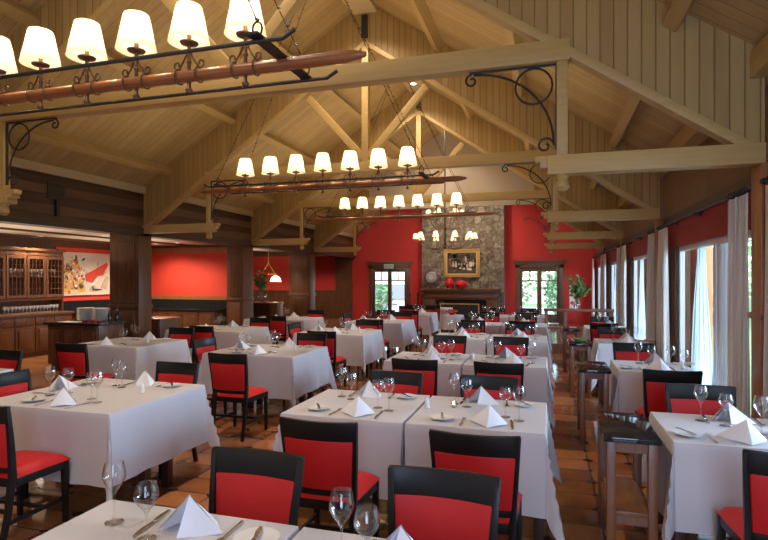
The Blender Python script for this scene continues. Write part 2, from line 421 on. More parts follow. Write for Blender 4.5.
# side room
struct(MB().box(XW-.15, XW, 3, YB, 0, 2.8), 'wall_side_room_far', 'dark')
struct(MB().box(XW, XL-.12, 3, YB, 2.62, 2.75), 'ceiling_side_room', 'wingceil')
for i, x in enumerate((-10.7, -9.5, -8.4)):
    struct(MB().box(x-.05, x+.05, 3, YB, 2.585, 2.62), 'trim_side_room_beam_%d' % (i+1), 'darkbeam')
struct(MB().box(XW, XL, 2.9, 3, 0, 2.8), 'wall_side_room_front', 'dark')
w = empty('wall_side_room_partition', (0,0,0), kind='structure')
MB().box(XW, -8.2, 13.1, 13.2, 0, 2.62).build('panelling', 'dark', w)
MB().box(-10.95, -8.42, 13.07, 13.1, 1.20, 2.40).build('red_panel', 'redpanel', w)
MB().box(XW, -8.25, 13.05, 13.1, 2.40, 2.55).box(XW, -8.25, 13.06, 13.1, 1.10, 1.20).build('rail_moulding', 'post', w)
w = empty('wall_lounge', (0,0,0), kind='structure')
MB().box(XW, -8.1, 17.2, 17.3, 0, 2.62).build('panelling', 'dark', w)
MB().box(-11.1, -8.33, 17.17, 17.2, 1.27, 2.45).build('red_panel', 'redpanel', w)
w = empty('wall_end_panel', (0,0,0), kind='structure')
MB().box(XW, -8.5, YB-.06, YB, 0, 1.2).build('wainscot', 'cab', w)
MB().box(-8.5, -7.75, YB-.06, YB, 0, 2.6).build('tall_panel', 'cab', w)
MB().box(XW+.0, XW+.03, 10.15, 12.15, 1.14, 2.44).build('wall_red_picture_panel', 'redpanel')['kind'] = 'structure'
# ---------------------------------------------------------------- doors in the back wall
for i, (a, b) in enumerate(DOORS):
    d = empty('door_%d' % (i+1), (0,0,0), kind='structure')
    mb = MB(); yy = YB-.04
    mb.box(a, a+.17, yy, YB+.15, 0, 2.2); mb.box(b-.17, b, yy, YB+.15, 0, 2.2); mb.box(a, b, yy, YB+.15, 2.08, 2.24)
    mb.box(a-.07, b+.07, yy-.05, YB+.02, 2.24, 2.32); mb.box(a-.11, b+.11, yy-.08, YB+.02, 2.32, 2.37)
    mb.build('door_frame', 'dark', d, bevel=.008)
    mid = (a+b)/2
    for x0, x1 in ((a+.17, mid), (mid, b-.17)):
        mb = MB(); z0, z1 = .02, 2.08; st = .085
        mb.box(x0, x0+st, YB+.02, YB+.07, z0, z1); mb.box(x1-st, x1, YB+.02, YB+.07, z0, z1)
        mb.box(x0+st, x1-st, YB+.02, YB+.07, 1.94, z1); mb.box(x0+st, x1-st, YB+.02, YB+.07, z0, .34)
        mb.box(x0+st, x1-st, YB+.025, YB+.065, 1.57, 1.62); mb.box((x0+x1)/2-.02, (x0+x1)/2+.02, YB+.025, YB+.065, 1.62, 1.94)
        lf = mb.build('door_leaf', 'dark', d, bevel=.006)
        MB().add([(x0+st, YB+.045, .34), (x1-st, YB+.045, .34), (x1-st, YB+.045, 1.94), (x0+st, YB+.045, 1.94)], [(0,1,2,3)]).build('pane', 'pane', lf)
    mb = MB().tube([(mid-.05, YB, 1.0), (mid-.05, YB-.04, 1.0), (mid-.14, YB-.04, 1.0)], .01)
    mb.build('door_handle', 'steel', d)
sg = empty('exit_sign', (-6.15, YB-.12, 2.17), label='small pale green exit sign over the left glazed door', cat='sign')
MB().box(-.2, .2, -.02, .0, -.09, .09).build('sign_board', 'palegreen', sg, bevel=.004)
cu = bpy.data.curves.new('sign_text', 'FONT'); cu.body = 'SALIDA'; cu.size = .11; cu.align_x = 'CENTER'; cu.align_y = 'CENTER'; cu.extrude = .001
tmp = bpy.data.objects.new('sign_text_curve', cu)
me_ = bpy.data.meshes.new_from_object(tmp); bpy.data.objects.remove(tmp)
t = bpy.data.objects.new('sign_text', me_); COL.objects.link(t); t.parent = sg; t.location = (0, -.022, 0); t.rotation_euler = (R(90), 0, 0); me_.materials.clear(); me_.materials.append(M['green'])
mb = MB().box(-.19, .19, .0, .04, -.08, .08); mb.build('sign_bracket', 'iron', sg)

# ---------------------------------------------------------------- pillars on the left
def pillar(y, wid, dep, label, x1=XL+.03):
    p = empty('wood_pillar', (x1, y, 0), label=label, cat='pillar')
    MB().box(-wid, 0, -dep/2, dep/2, 0, 2.58).build('post', 'dark', p, bevel=.01)
    fr = -dep/2
    for z0, z1 in ((.18, 1.06), (1.22, 2.42)):
        MB().box(-wid+.09, -.09, fr-.02, fr+.01, z0, z1).build('raised_panel', 'dark', p, bevel=.008)
    MB().box(-wid-.02, .02, -dep/2-.025, dep/2+.025, 1.10, 1.17).build('moulding', 'dark', p, bevel=.006)
    MB().box(-wid-.02, .02, -dep/2-.025, dep/2+.025, 0, .14).build('plinth', 'dark', p, bevel=.006)
    return p
pillar(8.97, .70, .36, 'broad dark panelled pillar beside the plate stacks at left')
pillar(12.85, .50, .5, 'dark panelled pillar right of the plain orange-red wall panel')
pillar(17.0, .78, .42, 'dark panelled pillar behind the vase of orange flowers')
pillar(4.75, .70, .36, 'dark panelled pillar under the nearest truss, far left')

# ---------------------------------------------------------------- roof trusses
ORD = ['nearest', 'second', 'third', 'farthest']
def scroll(c, r0, r1, a0, turns, sx, n=22, y=0):
    """spiral in the xz plane"""
    return [(c[0] + sx*(r0+(r1-r0)*t)*math.cos(a0+turns*2*math.pi*t), y, c[1] + (r0+(r1-r0)*t)*math.sin(a0+turns*2*math.pi*t)) for t in [k/n for k in range(n+1)]]
def truss(y, k):
    T = empty('roof_truss', (0, y, 0), label='cream boarded roof truss with a long cross beam, the %s one' % ORD[k], cat='roof truss')
    cl = MB(); t = .09
    xs = (1.6, XC, -7.66)
    if k < 3:
        cl.prism([(1.6, 2.62), (1.6, zroof(1.6)), (XC, 6.50), (-7.66, zroof(-7.66)), (-7.66, 2.62), (XC, zchord(XC))], -t/2, t/2)
    else:   # the last one is closed above the chimney front
        dx = (3.95-2.60)/.676
        cl.prism([(1.6, 2.62), (1.6, zroof(1.6)), (1.6-dx, zroof(1.6-dx)), (1.6-dx, 3.95)], -t/2, t/2)
        cl.build('cladding', 'clad', T); cl = MB()
        cl.prism([(-7.66, 2.62), (-7.66+dx, 3.95), (-7.66+dx, zroof(-7.66+dx)), (-7.66, zroof(-7.66))], -t/2, t/2)
        MB().prism([(1.6-dx, 3.95), (1.6-dx, zroof(1.6-dx)), (XC, 6.50), (-7.66+dx, zroof(-7.66+dx)), (-7.66+dx, 3.95)], -t/2, t/2).build('gable_panel', 'pinkceil', T)
    cl.build('cladding', 'clad', T)
    for sx in (1, -1):
        xw = 1.6 if sx > 0 else -7.66
        e = lambda d: xw - sx*d
        lc = 4.63 if k < 3 else (3.95-2.60)/.676
        p0, p1 = (e(.02), 0, 2.66), (e(lc), 0, 2.645+.676*lc)
        MB().bar([p0, p1], .13, .075).build('chord', 'beam', T, bevel=.006)
        h0, h1 = e(0), e(1.60)
        hb = MB(); hb.box(min(h0, h1), max(h0, h1), -.075, .075, 2.58, 2.74)
        hb.box(min(h1, e(1.66)), max(h1, e(1.66)), -.06, .06, 2.64, 2.74); hb.box(min(h1, e(1.70)), max(h1, e(1.70)), -.05, .05, 2.69, 2.74)
        hb.build('hammer_beam', 'beam', T, bevel=.006)
        MB().box(e(1.48)-.045, e(1.48)+.045, -.045, .045, 2.74, 3.62).build('post', 'beam', T, bevel=.005)
        pd = MB(); pd.lathe([(.002, 2.44), (.04, 2.45), (.062, 2.48), (.055, 2.52), (.045, 2.54), (.06, 2.58)], 10, (e(1.48), 0, 0)); pd.build('pendant', 'beam', T, smooth=True)
        if k < 3: MB().bar([(XC + sx*.05, 0, 3.80), (XC + sx*1.08, 0, 4.93)], .1, .12).build('strut', 'beam', T, bevel=.005)
        # iron bracket in the corner between post and collar
        bx = e(1.53); sgn = -sx
        ir = MB()
        ir.bar([(bx, 0, 2.80), (bx, 0, 3.535)], .03, .012)
        ir.bar([(bx, 0, 3.53), (bx + sgn*.74, 0, 3.53)], .03, .012)
        cpts = [(bx + sgn*(.02 + .68*(1-math.cos(q))), 0, 2.86 + .65*math.sin(q)) for q in [i/14*math.pi/2 for i in range(15)]]
        ir.tube(cpts, .011, 6)
        ir.tube([(bx + sgn*.185 + .155*math.cos(q), 0, 3.36 + .155*math.sin(q)) for q in [i/20*2*math.pi for i in range(20)]], .010, 6, closed=True)
        ir.tube(scroll((bx + sgn*.72, 3.46), .06, .018, math.pi/2, -1.1, sgn), .010, 6)
        ir.tube(scroll((bx + sgn*.09, 2.84), .075, .02, math.pi, -1.15, sgn), .010, 6)
        ir.build('iron_bracket', 'iron', T, smooth=True)
    if k == 3: return
    MB().box(-6.24, .18, -.07, .07, 3.54, 3.72).build('collar_beam', 'beam', T, bevel=.006)
    MB().box(XC-.06, XC+.06, -.06, .06, 3.70, 5.76).build('king_post', 'beam', T, bevel=.005)
    MB().box(XC-.05, XC+.05, -.10, -.046, 5.86, 6.24).build('iron_strap', 'iron', T)
for k, y in enumerate(TRY): truss(y, k)
# wall posts under the trusses at the window wall
for k, y in enumerate(TRY):
    p = empty('wood_post', (0, y, 0), label='orange-brown wooden post between the windows under the %s truss' % ORD[k], cat='post')
    MB().box(1.555, XR-.035, -.11, .11, 0, 2.58).build('shaft', 'post', p, bevel=.008)
    for z0, z1 in ((.15, .85), (.95, 1.30)):
        MB().box(1.57, XR-.04, -.122, -.108, z0, z1).build('raised_panel', 'post', p, bevel=.005)
    MB().box(1.54, XR-.035, -.125, .125, 1.38, 1.43).build('moulding', 'post', p, bevel=.005)

# ---------------------------------------------------------------- curtains along the window wall
def pleated(y0, y1, z0, z1, x, amp, folds, pinch=1.0, bottom=None, seed=0):
    rnd = random.Random(seed); ph = rnd.random()*6
    nu, nv = folds*10+1, 14
    b0, b1 = bottom or (y0, y1)
    def fn(i, j):
        u = i/(nu-1); t = j/(nv-1)
        ya, yb = b0+(y0-b0)*t, b1+(y1-b1)*t
        y = ya + (yb-ya)*u
        a = amp*(1-.55*t**3)*(.85+.3*math.sin(u*5+ph))
        xx = x + a*math.sin(u*folds*2*math.pi + ph + .5*math.sin(t*3+u*4)) + .006*math.sin(u*23+t*5)
        return (xx, y + .012*math.sin(u*folds*4*math.pi+t*2), z0+(z1-z0)*t)
    return MB().grid(fn, nu, nv)
BAYN = ['window bay nearest the camera', 'second window bay', 'third window bay', 'fourth window bay', 'farthest window bay']
for i, (a, b) in enumerate(BAYS):
    rd = empty('curtain_rod', (1.56, 0, 2.43), label='dark iron curtain rod over the %s' % BAYN[i], cat='curtain rod')
    MB().tube([(0, a+.14, 0), (0, b-.14, 0)], .014).build('rod', 'iron', rd, smooth=True)
    for yy in (a+.76, (a+b)/2, b-.88):
        MB().box(0, .10, yy-.012, yy+.012, -.012, .012).box(.085, .103, yy-.03, yy+.03, -.03, .05).build('bracket', 'iron', rd)
    for yy in (a+.14, b-.14):
        mb = MB(); mb.lathe([(.004, -.025), (.022, -.015), (.026, 0), (.022, .015), (.004, .025)], 8, (0, yy, 0)); mb.build('finial', 'iron', rd, smooth=True)
    for nm, y0, y1, sd in (('near', a+.18, a+.66, 1), ('far', a+3.32, a+3.91, 2)):
        c = empty('curtain', (0,0,0), label='white pleated curtain at the %s end of the %s' % (nm, BAYN[i]), cat='curtain', group='white curtains along the windows')
        pleated(y0, y1, .04, 2.39, 1.56, .034, 6, seed=i*5+sd).build('drape', 'curtain', c, smooth=True)
        rg = MB()
        for k in range(8):
            yy = y0 + (y1-y0)*(k+.5)/8
            rg.tube([(1.56+.022*math.cos(q), yy, 2.42+.03*math.sin(q)) for q in [m/10*2*math.pi for m in range(10)]], .004, 5, closed=True)
        rg.build('rings', 'iron', c)['kind'] = 'stuff'
    s = pleated(a+1.98, a+2.32, .47, 2.05, 1.695, .011, 7, bottom=(a+1.70, a+2.66), seed=i+40).build('sheer_curtain', 'sheer', smooth=True)
    tag(s, 'sheer white curtain gathered before the glass of the %s' % BAYN[i], 'curtain', 'sheer curtains')

# ---------------------------------------------------------------- chimney and fireplace
ch = MB(); rnd = random.Random(3)
cx0, cx1, cy = -4.70, -1.56, 20.85
nu, nv = 40, 56
def cf(i, j):
    x = cx0 + (cx1-cx0)*i/(nu-1); z = zroof(x)*j/(nv-1)
    return (x, cy + (rnd.random()-.5)*.07, z)
ch.grid(cf, nu, nv)
for x, m in ((cx0, 1), (cx1, 0)):
    ch.add([(x, cy, 0), (x, YB-.01, 0), (x, YB-.01, zroof(x)), (x, cy, zroof(x))], [(0,1,2,3)])
chm = ch.build('stone_chimney', 'stone', smooth=True); tag(chm, 'tall rough fieldstone chimney breast on the red end wall', 'chimney')
fp = empty('fireplace', (-3.13, 20.77, 0), label='dark wooden fireplace surround with mantel shelf before the stone chimney', cat='fireplace')
MB().box(-1.55, 1.5, -.32, .02, 1.22, 1.31).box(-1.5, 1.45, -.27, .02, 1.15, 1.22).build('mantel_shelf', 'dark', fp, bevel=.01)
MB().box(-1.45, 1.4, -.2, .02, .88, 1.15).build('frieze', 'dark', fp, bevel=.008)
MB().box(-1.3, 1.25, -.225, -.195, .95, 1.08).build('frieze_panel', 'cab', fp, bevel=.006)
for x in (-1.22, 1.17):
    MB().box(x-.23, x+.23, -.2, .02, 0, .88).box(x-.26, x+.26, -.23, .02, 0, .12).box(x-.15, x+.15, -.22, -.2, .2, .8).build('pilaster', 'dark', fp, bevel=.008)
MB().box(-.98, .93, -.06, .015, 0, .88).build('firebox', 'firebox', fp)
fs = empty('fire_screen', (-3.18, 20.5, 0), label='low gilt-edged fire screen in front of the fireplace opening', cat='fire screen')
MB().box(-.72, .72, -.012, .012, .70, .74).box(-.72, .72, -.012, .012, .03, .07).box(-.74, -.70, -.012, .012, 0, .74).box(.70, .74, -.012, .012, 0, .74).build('screen_frame', 'gold', fs)
MB().box(-.70, .70, -.004, .004, .07, .70).build('mesh_panel', 'firebox', fs)
pt = empty('framed_painting', (-3.14, 20.80, 2.27), label='dark figure painting in a broad gilt frame on the stone chimney', cat='painting')
pw, ph = .69, .54
MB().box(-pw, pw, -.05, 0, ph-.11, ph).box(-pw, pw, -.05, 0, -ph, -ph+.11).box(-pw, -pw+.11, -.05, 0, -ph+.11, ph-.11).box(pw-.11, pw, -.05, 0, -ph+.11, ph-.11).build('frame', 'gold', pt, bevel=.012)
cv = MB(); cv.box(-pw+.1, pw-.1, -.03, -.01, -ph+.1, ph-.1); cv.mi = 1
rn = random.Random(4)
def dab(x, z, rx, rz, mi, y=-.034):
    cv.mi = mi; cv.prism([(x+rx*math.cos(q)*rn.uniform(.7,1.2), z+rz*math.sin(q)*rn.uniform(.7,1.2)) for q in [k*math.pi/4 for k in range(8)]], y, -.03)
for k in range(30): dab(rn.uniform(-.5,.5), rn.uniform(-.36,.36), rn.uniform(.04,.12), rn.uniform(.03,.10), rn.choice((2, 3)), -.031)
for k in range(9):
    x = -.44+.11*k; z = .12-.16*math.sin(k*.35)+rn.uniform(-.04,.04)
    dab(x, z-.12, .045, .10, rn.choice((2, 3, 1)), -.0325); dab(x, z, .026, .034, 1, -.033)
for x, z, a, b in ((.34,-.06,.07,.12),(.30,-.24,.11,.05),(.10,-.22,.05,.04),(-.05,-.20,.05,.03),(.16,.15,.03,.12)): dab(x, z, a, b, 4, -.0335)
cv.build('canvas', ['dimart', 'skin', 'umber', 'firebox', 'canvas'], pt)
MB().box(-pw+.1, pw-.1, -.04, -.028, ph-.14, ph-.105).box(-pw+.1, pw-.1, -.04, -.028, -ph+.105, -ph+.14).box(-pw+.105, -pw+.14, -.04, -.028, -ph+.14, ph-.14).box(pw-.14, pw-.105, -.04, -.028, -ph+.14, ph-.14).build('liner', 'giltpale', pt)
dp = empty('display_plate', (-4.30, 20.66, 1.31), label='large dark glazed plate standing on the mantel left of the painting', cat='plate')
mb = MB().lathe([(.30,-.05),(.31,-.045),(.21,.005)], 28); mb.mi = 1; mb.lathe([(.21,.005),(.17,.02),(.10,.022)], 28); mb.mi = 2; mb.lathe([(.10,.022),(.001,.02)], 28); mb.mi = 0; mb.lathe([(.30,-.05),(.16,-.01),(.001,-.01)], 28)
pl_ = mb.build('plate', ['plategl', 'platemid', 'platepale'], dp, smooth=True); pl_.rotation_euler = (R(78), 0, 0); pl_.location = (0, 0, .42)
MB().box(-.12, .12, -.08, .10, 0, .02).bar([(-.08, -.06, .02), (-.08, .06, .36)], .012, .012).bar([(.08, -.06, .02), (.08, .06, .36)], .012, .012).box(-.1, .1, -.08, -.06, .0, .12).build('easel', 'dark', dp)
v1 = MB().lathe([(.001,0),(.09,0),(.16,.10),(.175,.20),(.13,.31),(.08,.34),(.085,.37),(.05,.39),(.001,.41)], 18).build('red_vase', 'redglaze', smooth=True, loc=(-3.58, 20.58, 1.31)); tag(v1, 'tall round red lidded jar on the mantel', 'jar')
v2 = MB().lathe([(.001,0),(.12,0),(.22,.08),(.24,.16),(.18,.25),(.09,.28),(.06,.31),(.001,.32)], 18).build('red_vase', 'redglaze', smooth=True, loc=(-3.12, 20.56, 1.31)); tag(v2, 'squat wide red lidded jar on the mantel, right of the tall one', 'jar')
for x, h, lb in ((-2.42, .30, 'slim dark figurine on the mantel right of the painting'), (-2.0, .22, 'short dark figurine near the right end of the mantel')):
    o = MB().lathe([(.001,0),(.05,0),(.045,.03),(.025,.06),(.035,h*.55),(.02,h*.75),(.03,h*.88),(.001,h)], 10).build('figurine', 'rust', smooth=True, loc=(x, 20.62, 1.31)); tag(o, lb, 'figurine')
for x, lb in ((-5.22, 'slim dark floor candle stand nearer the left door'), (-4.92, 'slim dark floor candle stand nearer the stone chimney')):
    o = empty('candle_stand', (x, 21.0, 0), label=lb, cat='candle stand')
    MB().lathe([(.001,0),(.11,0),(.10,.02),(.02,.05),(.014,.08),(.014,.90),(.04,.93),(.06,.96),(.001,.965)], 12).build('stand', 'iron', o, smooth=True)
    MB().lathe([(.001,.965),(.025,.965),(.025,1.1),(.001,1.1)], 10).build('candle', 'firebox', o, smooth=True)
po = empty('wall_picture', (.93, YB-.03, 1.0), label='small red and white blotchy poster beside the right glazed door', cat='poster')
mb = MB().box(-.15, .15, -.01, .01, -.42, .42); mb.mi = 1
for x, z, r in ((-.05,.2,.09),(.06,-.02,.08),(-.06,-.22,.07),(.09,.3,.05),(.05,-.32,.06)):
    mb.prism([(x+r*math.cos(q), z+r*math.sin(q)) for q in [k*math.pi/4 for k in range(8)]], -.013, -.01)
mb.build('print', ['white', 'painti'], po)

# ---------------------------------------------------------------- chandeliers
def add_light(name, kind, loc, power, col, parent=None, **kw):
    l = bpy.data.lights.new(name, kind); l.energy = power; l.color = col
    for k, v in kw.items(): setattr(l, k, v)
    o = bpy.data.objects.new(name, l); COL.objects.link(o); o.location = loc
    if parent is not None: o.parent = parent
    return o
WARM = (1.0, .70, .38)
def chandelier(y, label, power):
    T = empty('linear_chandelier', (XC, y, 3.0), label=label, cat='chandelier')
    MB().tube([(-1.98,0,0),(-1.95,0,0),(-1.9,0,0),(1.9,0,0),(1.95,0,0),(2.02,0,0)], [.018,.028,.037,.037,.030,.013], 12).build('wooden_pole', 'copper', T, smooth=True)
    for yy in (-.31, .31):
        MB().tube([(-1.72,yy,.05),(-1.65,yy,.01),(1.65,yy,.01),(1.72,yy,.05)], .013, 8).build('iron_rail', 'iron', T, smooth=True)
    for x in (-1.49, 1.49):
        MB().box(x-.035, x+.035, -.37, .37, .025, .04).build('cross_bar', 'iron', T)
    for x in (-1.49, 1.49):
        for yy in (-.31, .31):
            mb = MB(); a = Vector((x, yy, .04)); b = Vector((0, 0, 3.28)); nl = 26
            mb.tube([a + Vector((.03*math.cos(q), 0, .04+.04*math.sin(q))) for q in [m/10*2*math.pi for m in range(10)]], .006, 5, closed=True)
            a = a + Vector((0, 0, .08))
            for k in range(nl):
                p, q = a.lerp(b, k/nl), a.lerp(b, (k+.93)/nl)
                mb.tube([p, q], .0045, 5)
                d = (b-a).normalized()
                mb.tube([p + d*.0 + Vector((.012*math.cos(w_), .012*math.sin(w_), .012)) for w_ in [m/6*2*math.pi for m in range(6)]], .004, 4, closed=True)
            mb.build('chain', 'iron', T)
    for k in range(7):
        x = (k-3)*.41
        st = MB().lathe([(.001,-.11),(.018,-.105),(.024,-.09),(.012,-.075),(.012,.08),(.018,.09),(.012,.10),(.012,.19),(.03,.2),(.055,.205),(.06,.215),(.02,.22),(.014,.23),(.014,.30),(.001,.30)], 10, (x,0,0)).build('lamp_stem', 'rust', T, smooth=True)
        sc = MB()
        for sx in (-1, 1):
            p = [(x + sx*(.012 + .06*t**1.6), 0, .17 - .115*t) for t in [m/8 for m in range(9)]]
            sc.tube(p, .006, 5); sc.tube(scroll((x+sx*.088, .055+.02), .03, .012, math.pi+.6, 1.0, sx, 14), .006, 5)
            sc.tube([(x+sx*.075, .048*math.sin(q), .048*math.cos(q)) for q in [m/12*2*math.pi for m in range(12)]], .005, 5, closed=True)
        sc.build('scroll', 'rust', st, smooth=True)
        MB().lathe([(.130,.212),(.127,.222),(.080,.440),(.078,.447)], 24, (x,0,0)).build('lamp_shade', 'shade', T, smooth=True)
        add_light('lamp', 'POINT', (x, 0, .365), power, WARM, T, shadow_soft_size=.03)
chandelier(3.0, 'long wooden pole chandelier with seven cream shades, nearest the camera', 7)
chandelier(7.1, 'long wooden pole chandelier with seven cream shades, the middle one', 7.5)
chandelier(11.2, 'long wooden pole chandelier with seven cream shades, farthest from the camera', 8)
# many-armed chandelier before the chimney
T = empty('branched_chandelier', (-2.95, 16.2, 2.62), label='branched iron chandelier with two tiers of small yellow shades before the chimney', cat='chandelier')
MB().lathe([(.001,-.06),(.05,-.02),(.06,.04),(.03,.10),(.025,.5),(.06,.55),(.03,.62),(.018,.8),(.018,3.66)], 10).build('stem', 'iron', T, smooth=True)
for tier, (nn, rad, z) in enumerate(((10, .88, .30), (6, .5, 1.0))):
    for k in range(nn):
        a = 2*math.pi*(k+.3)/nn
        d = Vector((math.cos(a), math.sin(a), 0))
        pts = [d*(.03+(rad-.03)*t) + Vector((0,0,(.05 if not tier else .62) + (-.14*math.sin(t*math.pi) + (z-.08-(.05 if not tier else .62))*t**2))) for t in [m/10 for m in range(11)]]
        arm = MB().tube(pts, .012, 6).build('arm', 'rust', T, smooth=True)
        p = d*rad
        MB().lathe([(.001,z-.09),(.04,z-.08),(.03,z-.06),(.012,z-.05),(.012,z+.03),(.001,z+.03)], 8, (p.x,p.y,0)).build('candle_cup', 'rust', arm, smooth=True)
        MB().lathe([(.098,z-.04),(.05,z+.12)], 14, (p.x,p.y,0)).build('lamp_shade', 'shade', arm, smooth=True)
        add_light('lamp', 'POINT', (p.x, p.y, z+.05), 2.2, WARM, T, shadow_soft_size=.03)
# recessed downlights on the ridge and in the side room
n = 0
for y in (8.1, 12.0, 12.5, 16.0, 4.2):
    o = empty('recessed_downlight', (XC, y, 6.28), label='round recessed downlight in the ridge boarding, %s' % ['above the second truss', 'between second and third truss, nearer one', 'between second and third truss, farther one', 'before the last truss', 'above the nearest truss'][n], cat='downlight'); n += 1
    MB().lathe([(.055,0),(.075,-.012),(.08,0)], 16).build('rim', 'white', o, smooth=True)
    MB().lathe([(.001,-.004),(.055,-.003)], 16).build('lens', 'down', o)
WL = [(-10.55, 9.2), (-9.9, 10.8), (-10.0, 12.2), (-9.2, 9.6), (-9.2, 12.0), (-9.1, 15.2), (-9.2, 19.5), (-10.55, 7.4)]
for k, (x, y) in enumerate(WL):
    o = empty('recessed_downlight', (x, y, 2.62), label='small downlight in the beamed ceiling of the left side room', cat='downlight', group='side room downlights')
    MB().lathe([(.05,0),(.065,-.012),(.07,0)], 14).build('rim', 'white', o, smooth=True)
    MB().lathe([(.001,-.004),(.05,-.003)], 14).build('lens', 'down', o)
    sp = add_light('side_spot', 'SPOT', (x, y, 2.58), 95, (1, .78, .55), None, spot_size=R(150), spot_blend=.7, shadow_soft_size=.05)

# ================================================================== FURNITURE
# ---------------------------------------------------------------- dining chair (local: faces +y, origin under the seat)
def chair_proto():
    T = empty('dining_chair')
    def cy_(x, y0, depth=.032): return y0 - depth*(1-(x/.225)**2)
    for s in (-1, 1):
        MB().bar([(s*.190,-.285,0),(s*.188,-.235,.22),(s*.190,-.205,.45),(s*.206,-.232,.68),(s*.222,-.268,.90)], [.028,.030,.034,.030,.026], [.030,.036,.042,.036,.026], up=(0,1,0)).build('leg', 'black', T, bevel=.004)
        MB().bar([(s*.200,.190,0),(s*.198,.185,.43)], [.028,.040], [.028,.040], up=(0,1,0)).build('leg', 'black', T, bevel=.004)
    def curved(x0, x1, z0, z1, th, yf, nseg=12, zt=None):
        mb = MB(); vs = []
        for i in range(nseg+1):
            x0s, x1s = x0
            u = i/nseg
            for (z, k) in ((z0, 0), (z1, 1)):
                x = -x0[k] + 2*x0[k]*u
                y = cy_(x, yf(z))
                zz = z + (0 if not (zt and k) else zt*(x/x0[k])**2)
                vs += [(x, y-th/2, zz), (x, y+th/2, zz)]
        fs = []
        for i in range(nseg):
            a, b = 4*i, 4*i+4
            fs += [(a, b, b+2, a+2), (a+1, a+3, b+3, b+1), (a+2, b+2, b+3, a+3), (a, a+1, b+1, b)]
        fs += [(0,2,3,1), (4*nseg, 4*nseg+1, 4*nseg+3, 4*nseg+2)]
        return mb.add(vs, fs)
    yb = lambda z: -.205 - .062*((z-.45)/.45)
    curved((.218, .232), None, .795, .905, .028, yb, zt=.004).build('top_rail', 'black', T, bevel=.005)
    curved((.186, .207), None, .515, .80, .036, yb).build('backrest', 'leather', T, bevel=.010)
    curved((.183, .186), None, .478, .512, .022, yb).build('lower_rail', 'black', T, bevel=.003)
    fr = MB(); ap = [(-.195,-.20),(.195,-.20),(.215,.205),(-.215,.205)]
    fr.prism(ap, .375, .432, 'xy'); fr.build('seat_frame', 'black', T, bevel=.006)
    # cushion: domed grid over a rounded trapezoid
    def cf(i, j):
        u, v = i/12*2-1, j/12*2-1
        hw = .208 + .014*v
        r = max(abs(u), abs(v)); 
        x, y = u*hw, .008 + v*.207
        z = .432 + .052*(1-abs(u)**6)**.5*(1-abs(v)**6)**.5 + .008*(1-u*u)*(1-v*v)
        return (x, y, z)
    MB().grid(cf, 13, 13).build('seat', 'leather', T, smooth=True, angle=80)
    st = MB()
    for s in (-1, 1): st.bar([(s*.194,-.245,.17),(s*.199,.187,.17)], .018, .026)
    st.bar([(-.196,.02,.17),(.196,.02,.17)], .018, .024); st.bar([(-.19,-.235,.24),(.19,-.235,.24)], .018, .024)
    st.build('stretcher', 'black', T)
    return T
CH = chair_proto()
CHG = 'red upholstered black chairs'
def chair(x, y, side, label, jit=None):
    """x, y: where the middle of the back's top rail stands; side: which side of its table the chair is on"""
    rz = {'N': 0, 'F': math.pi, 'W': -math.pi/2, 'E': math.pi/2}[side]
    rz += random.uniform(-.03, .03) if jit is None else jit
    off = Vector((0, .27, 0)); off.rotate(Matrix.Rotation(rz, 3, 'Z'))
    o = place('chair', CH, (x+off.x, y+off.y, 0), rz, label, 'chair', CHG)
    return o

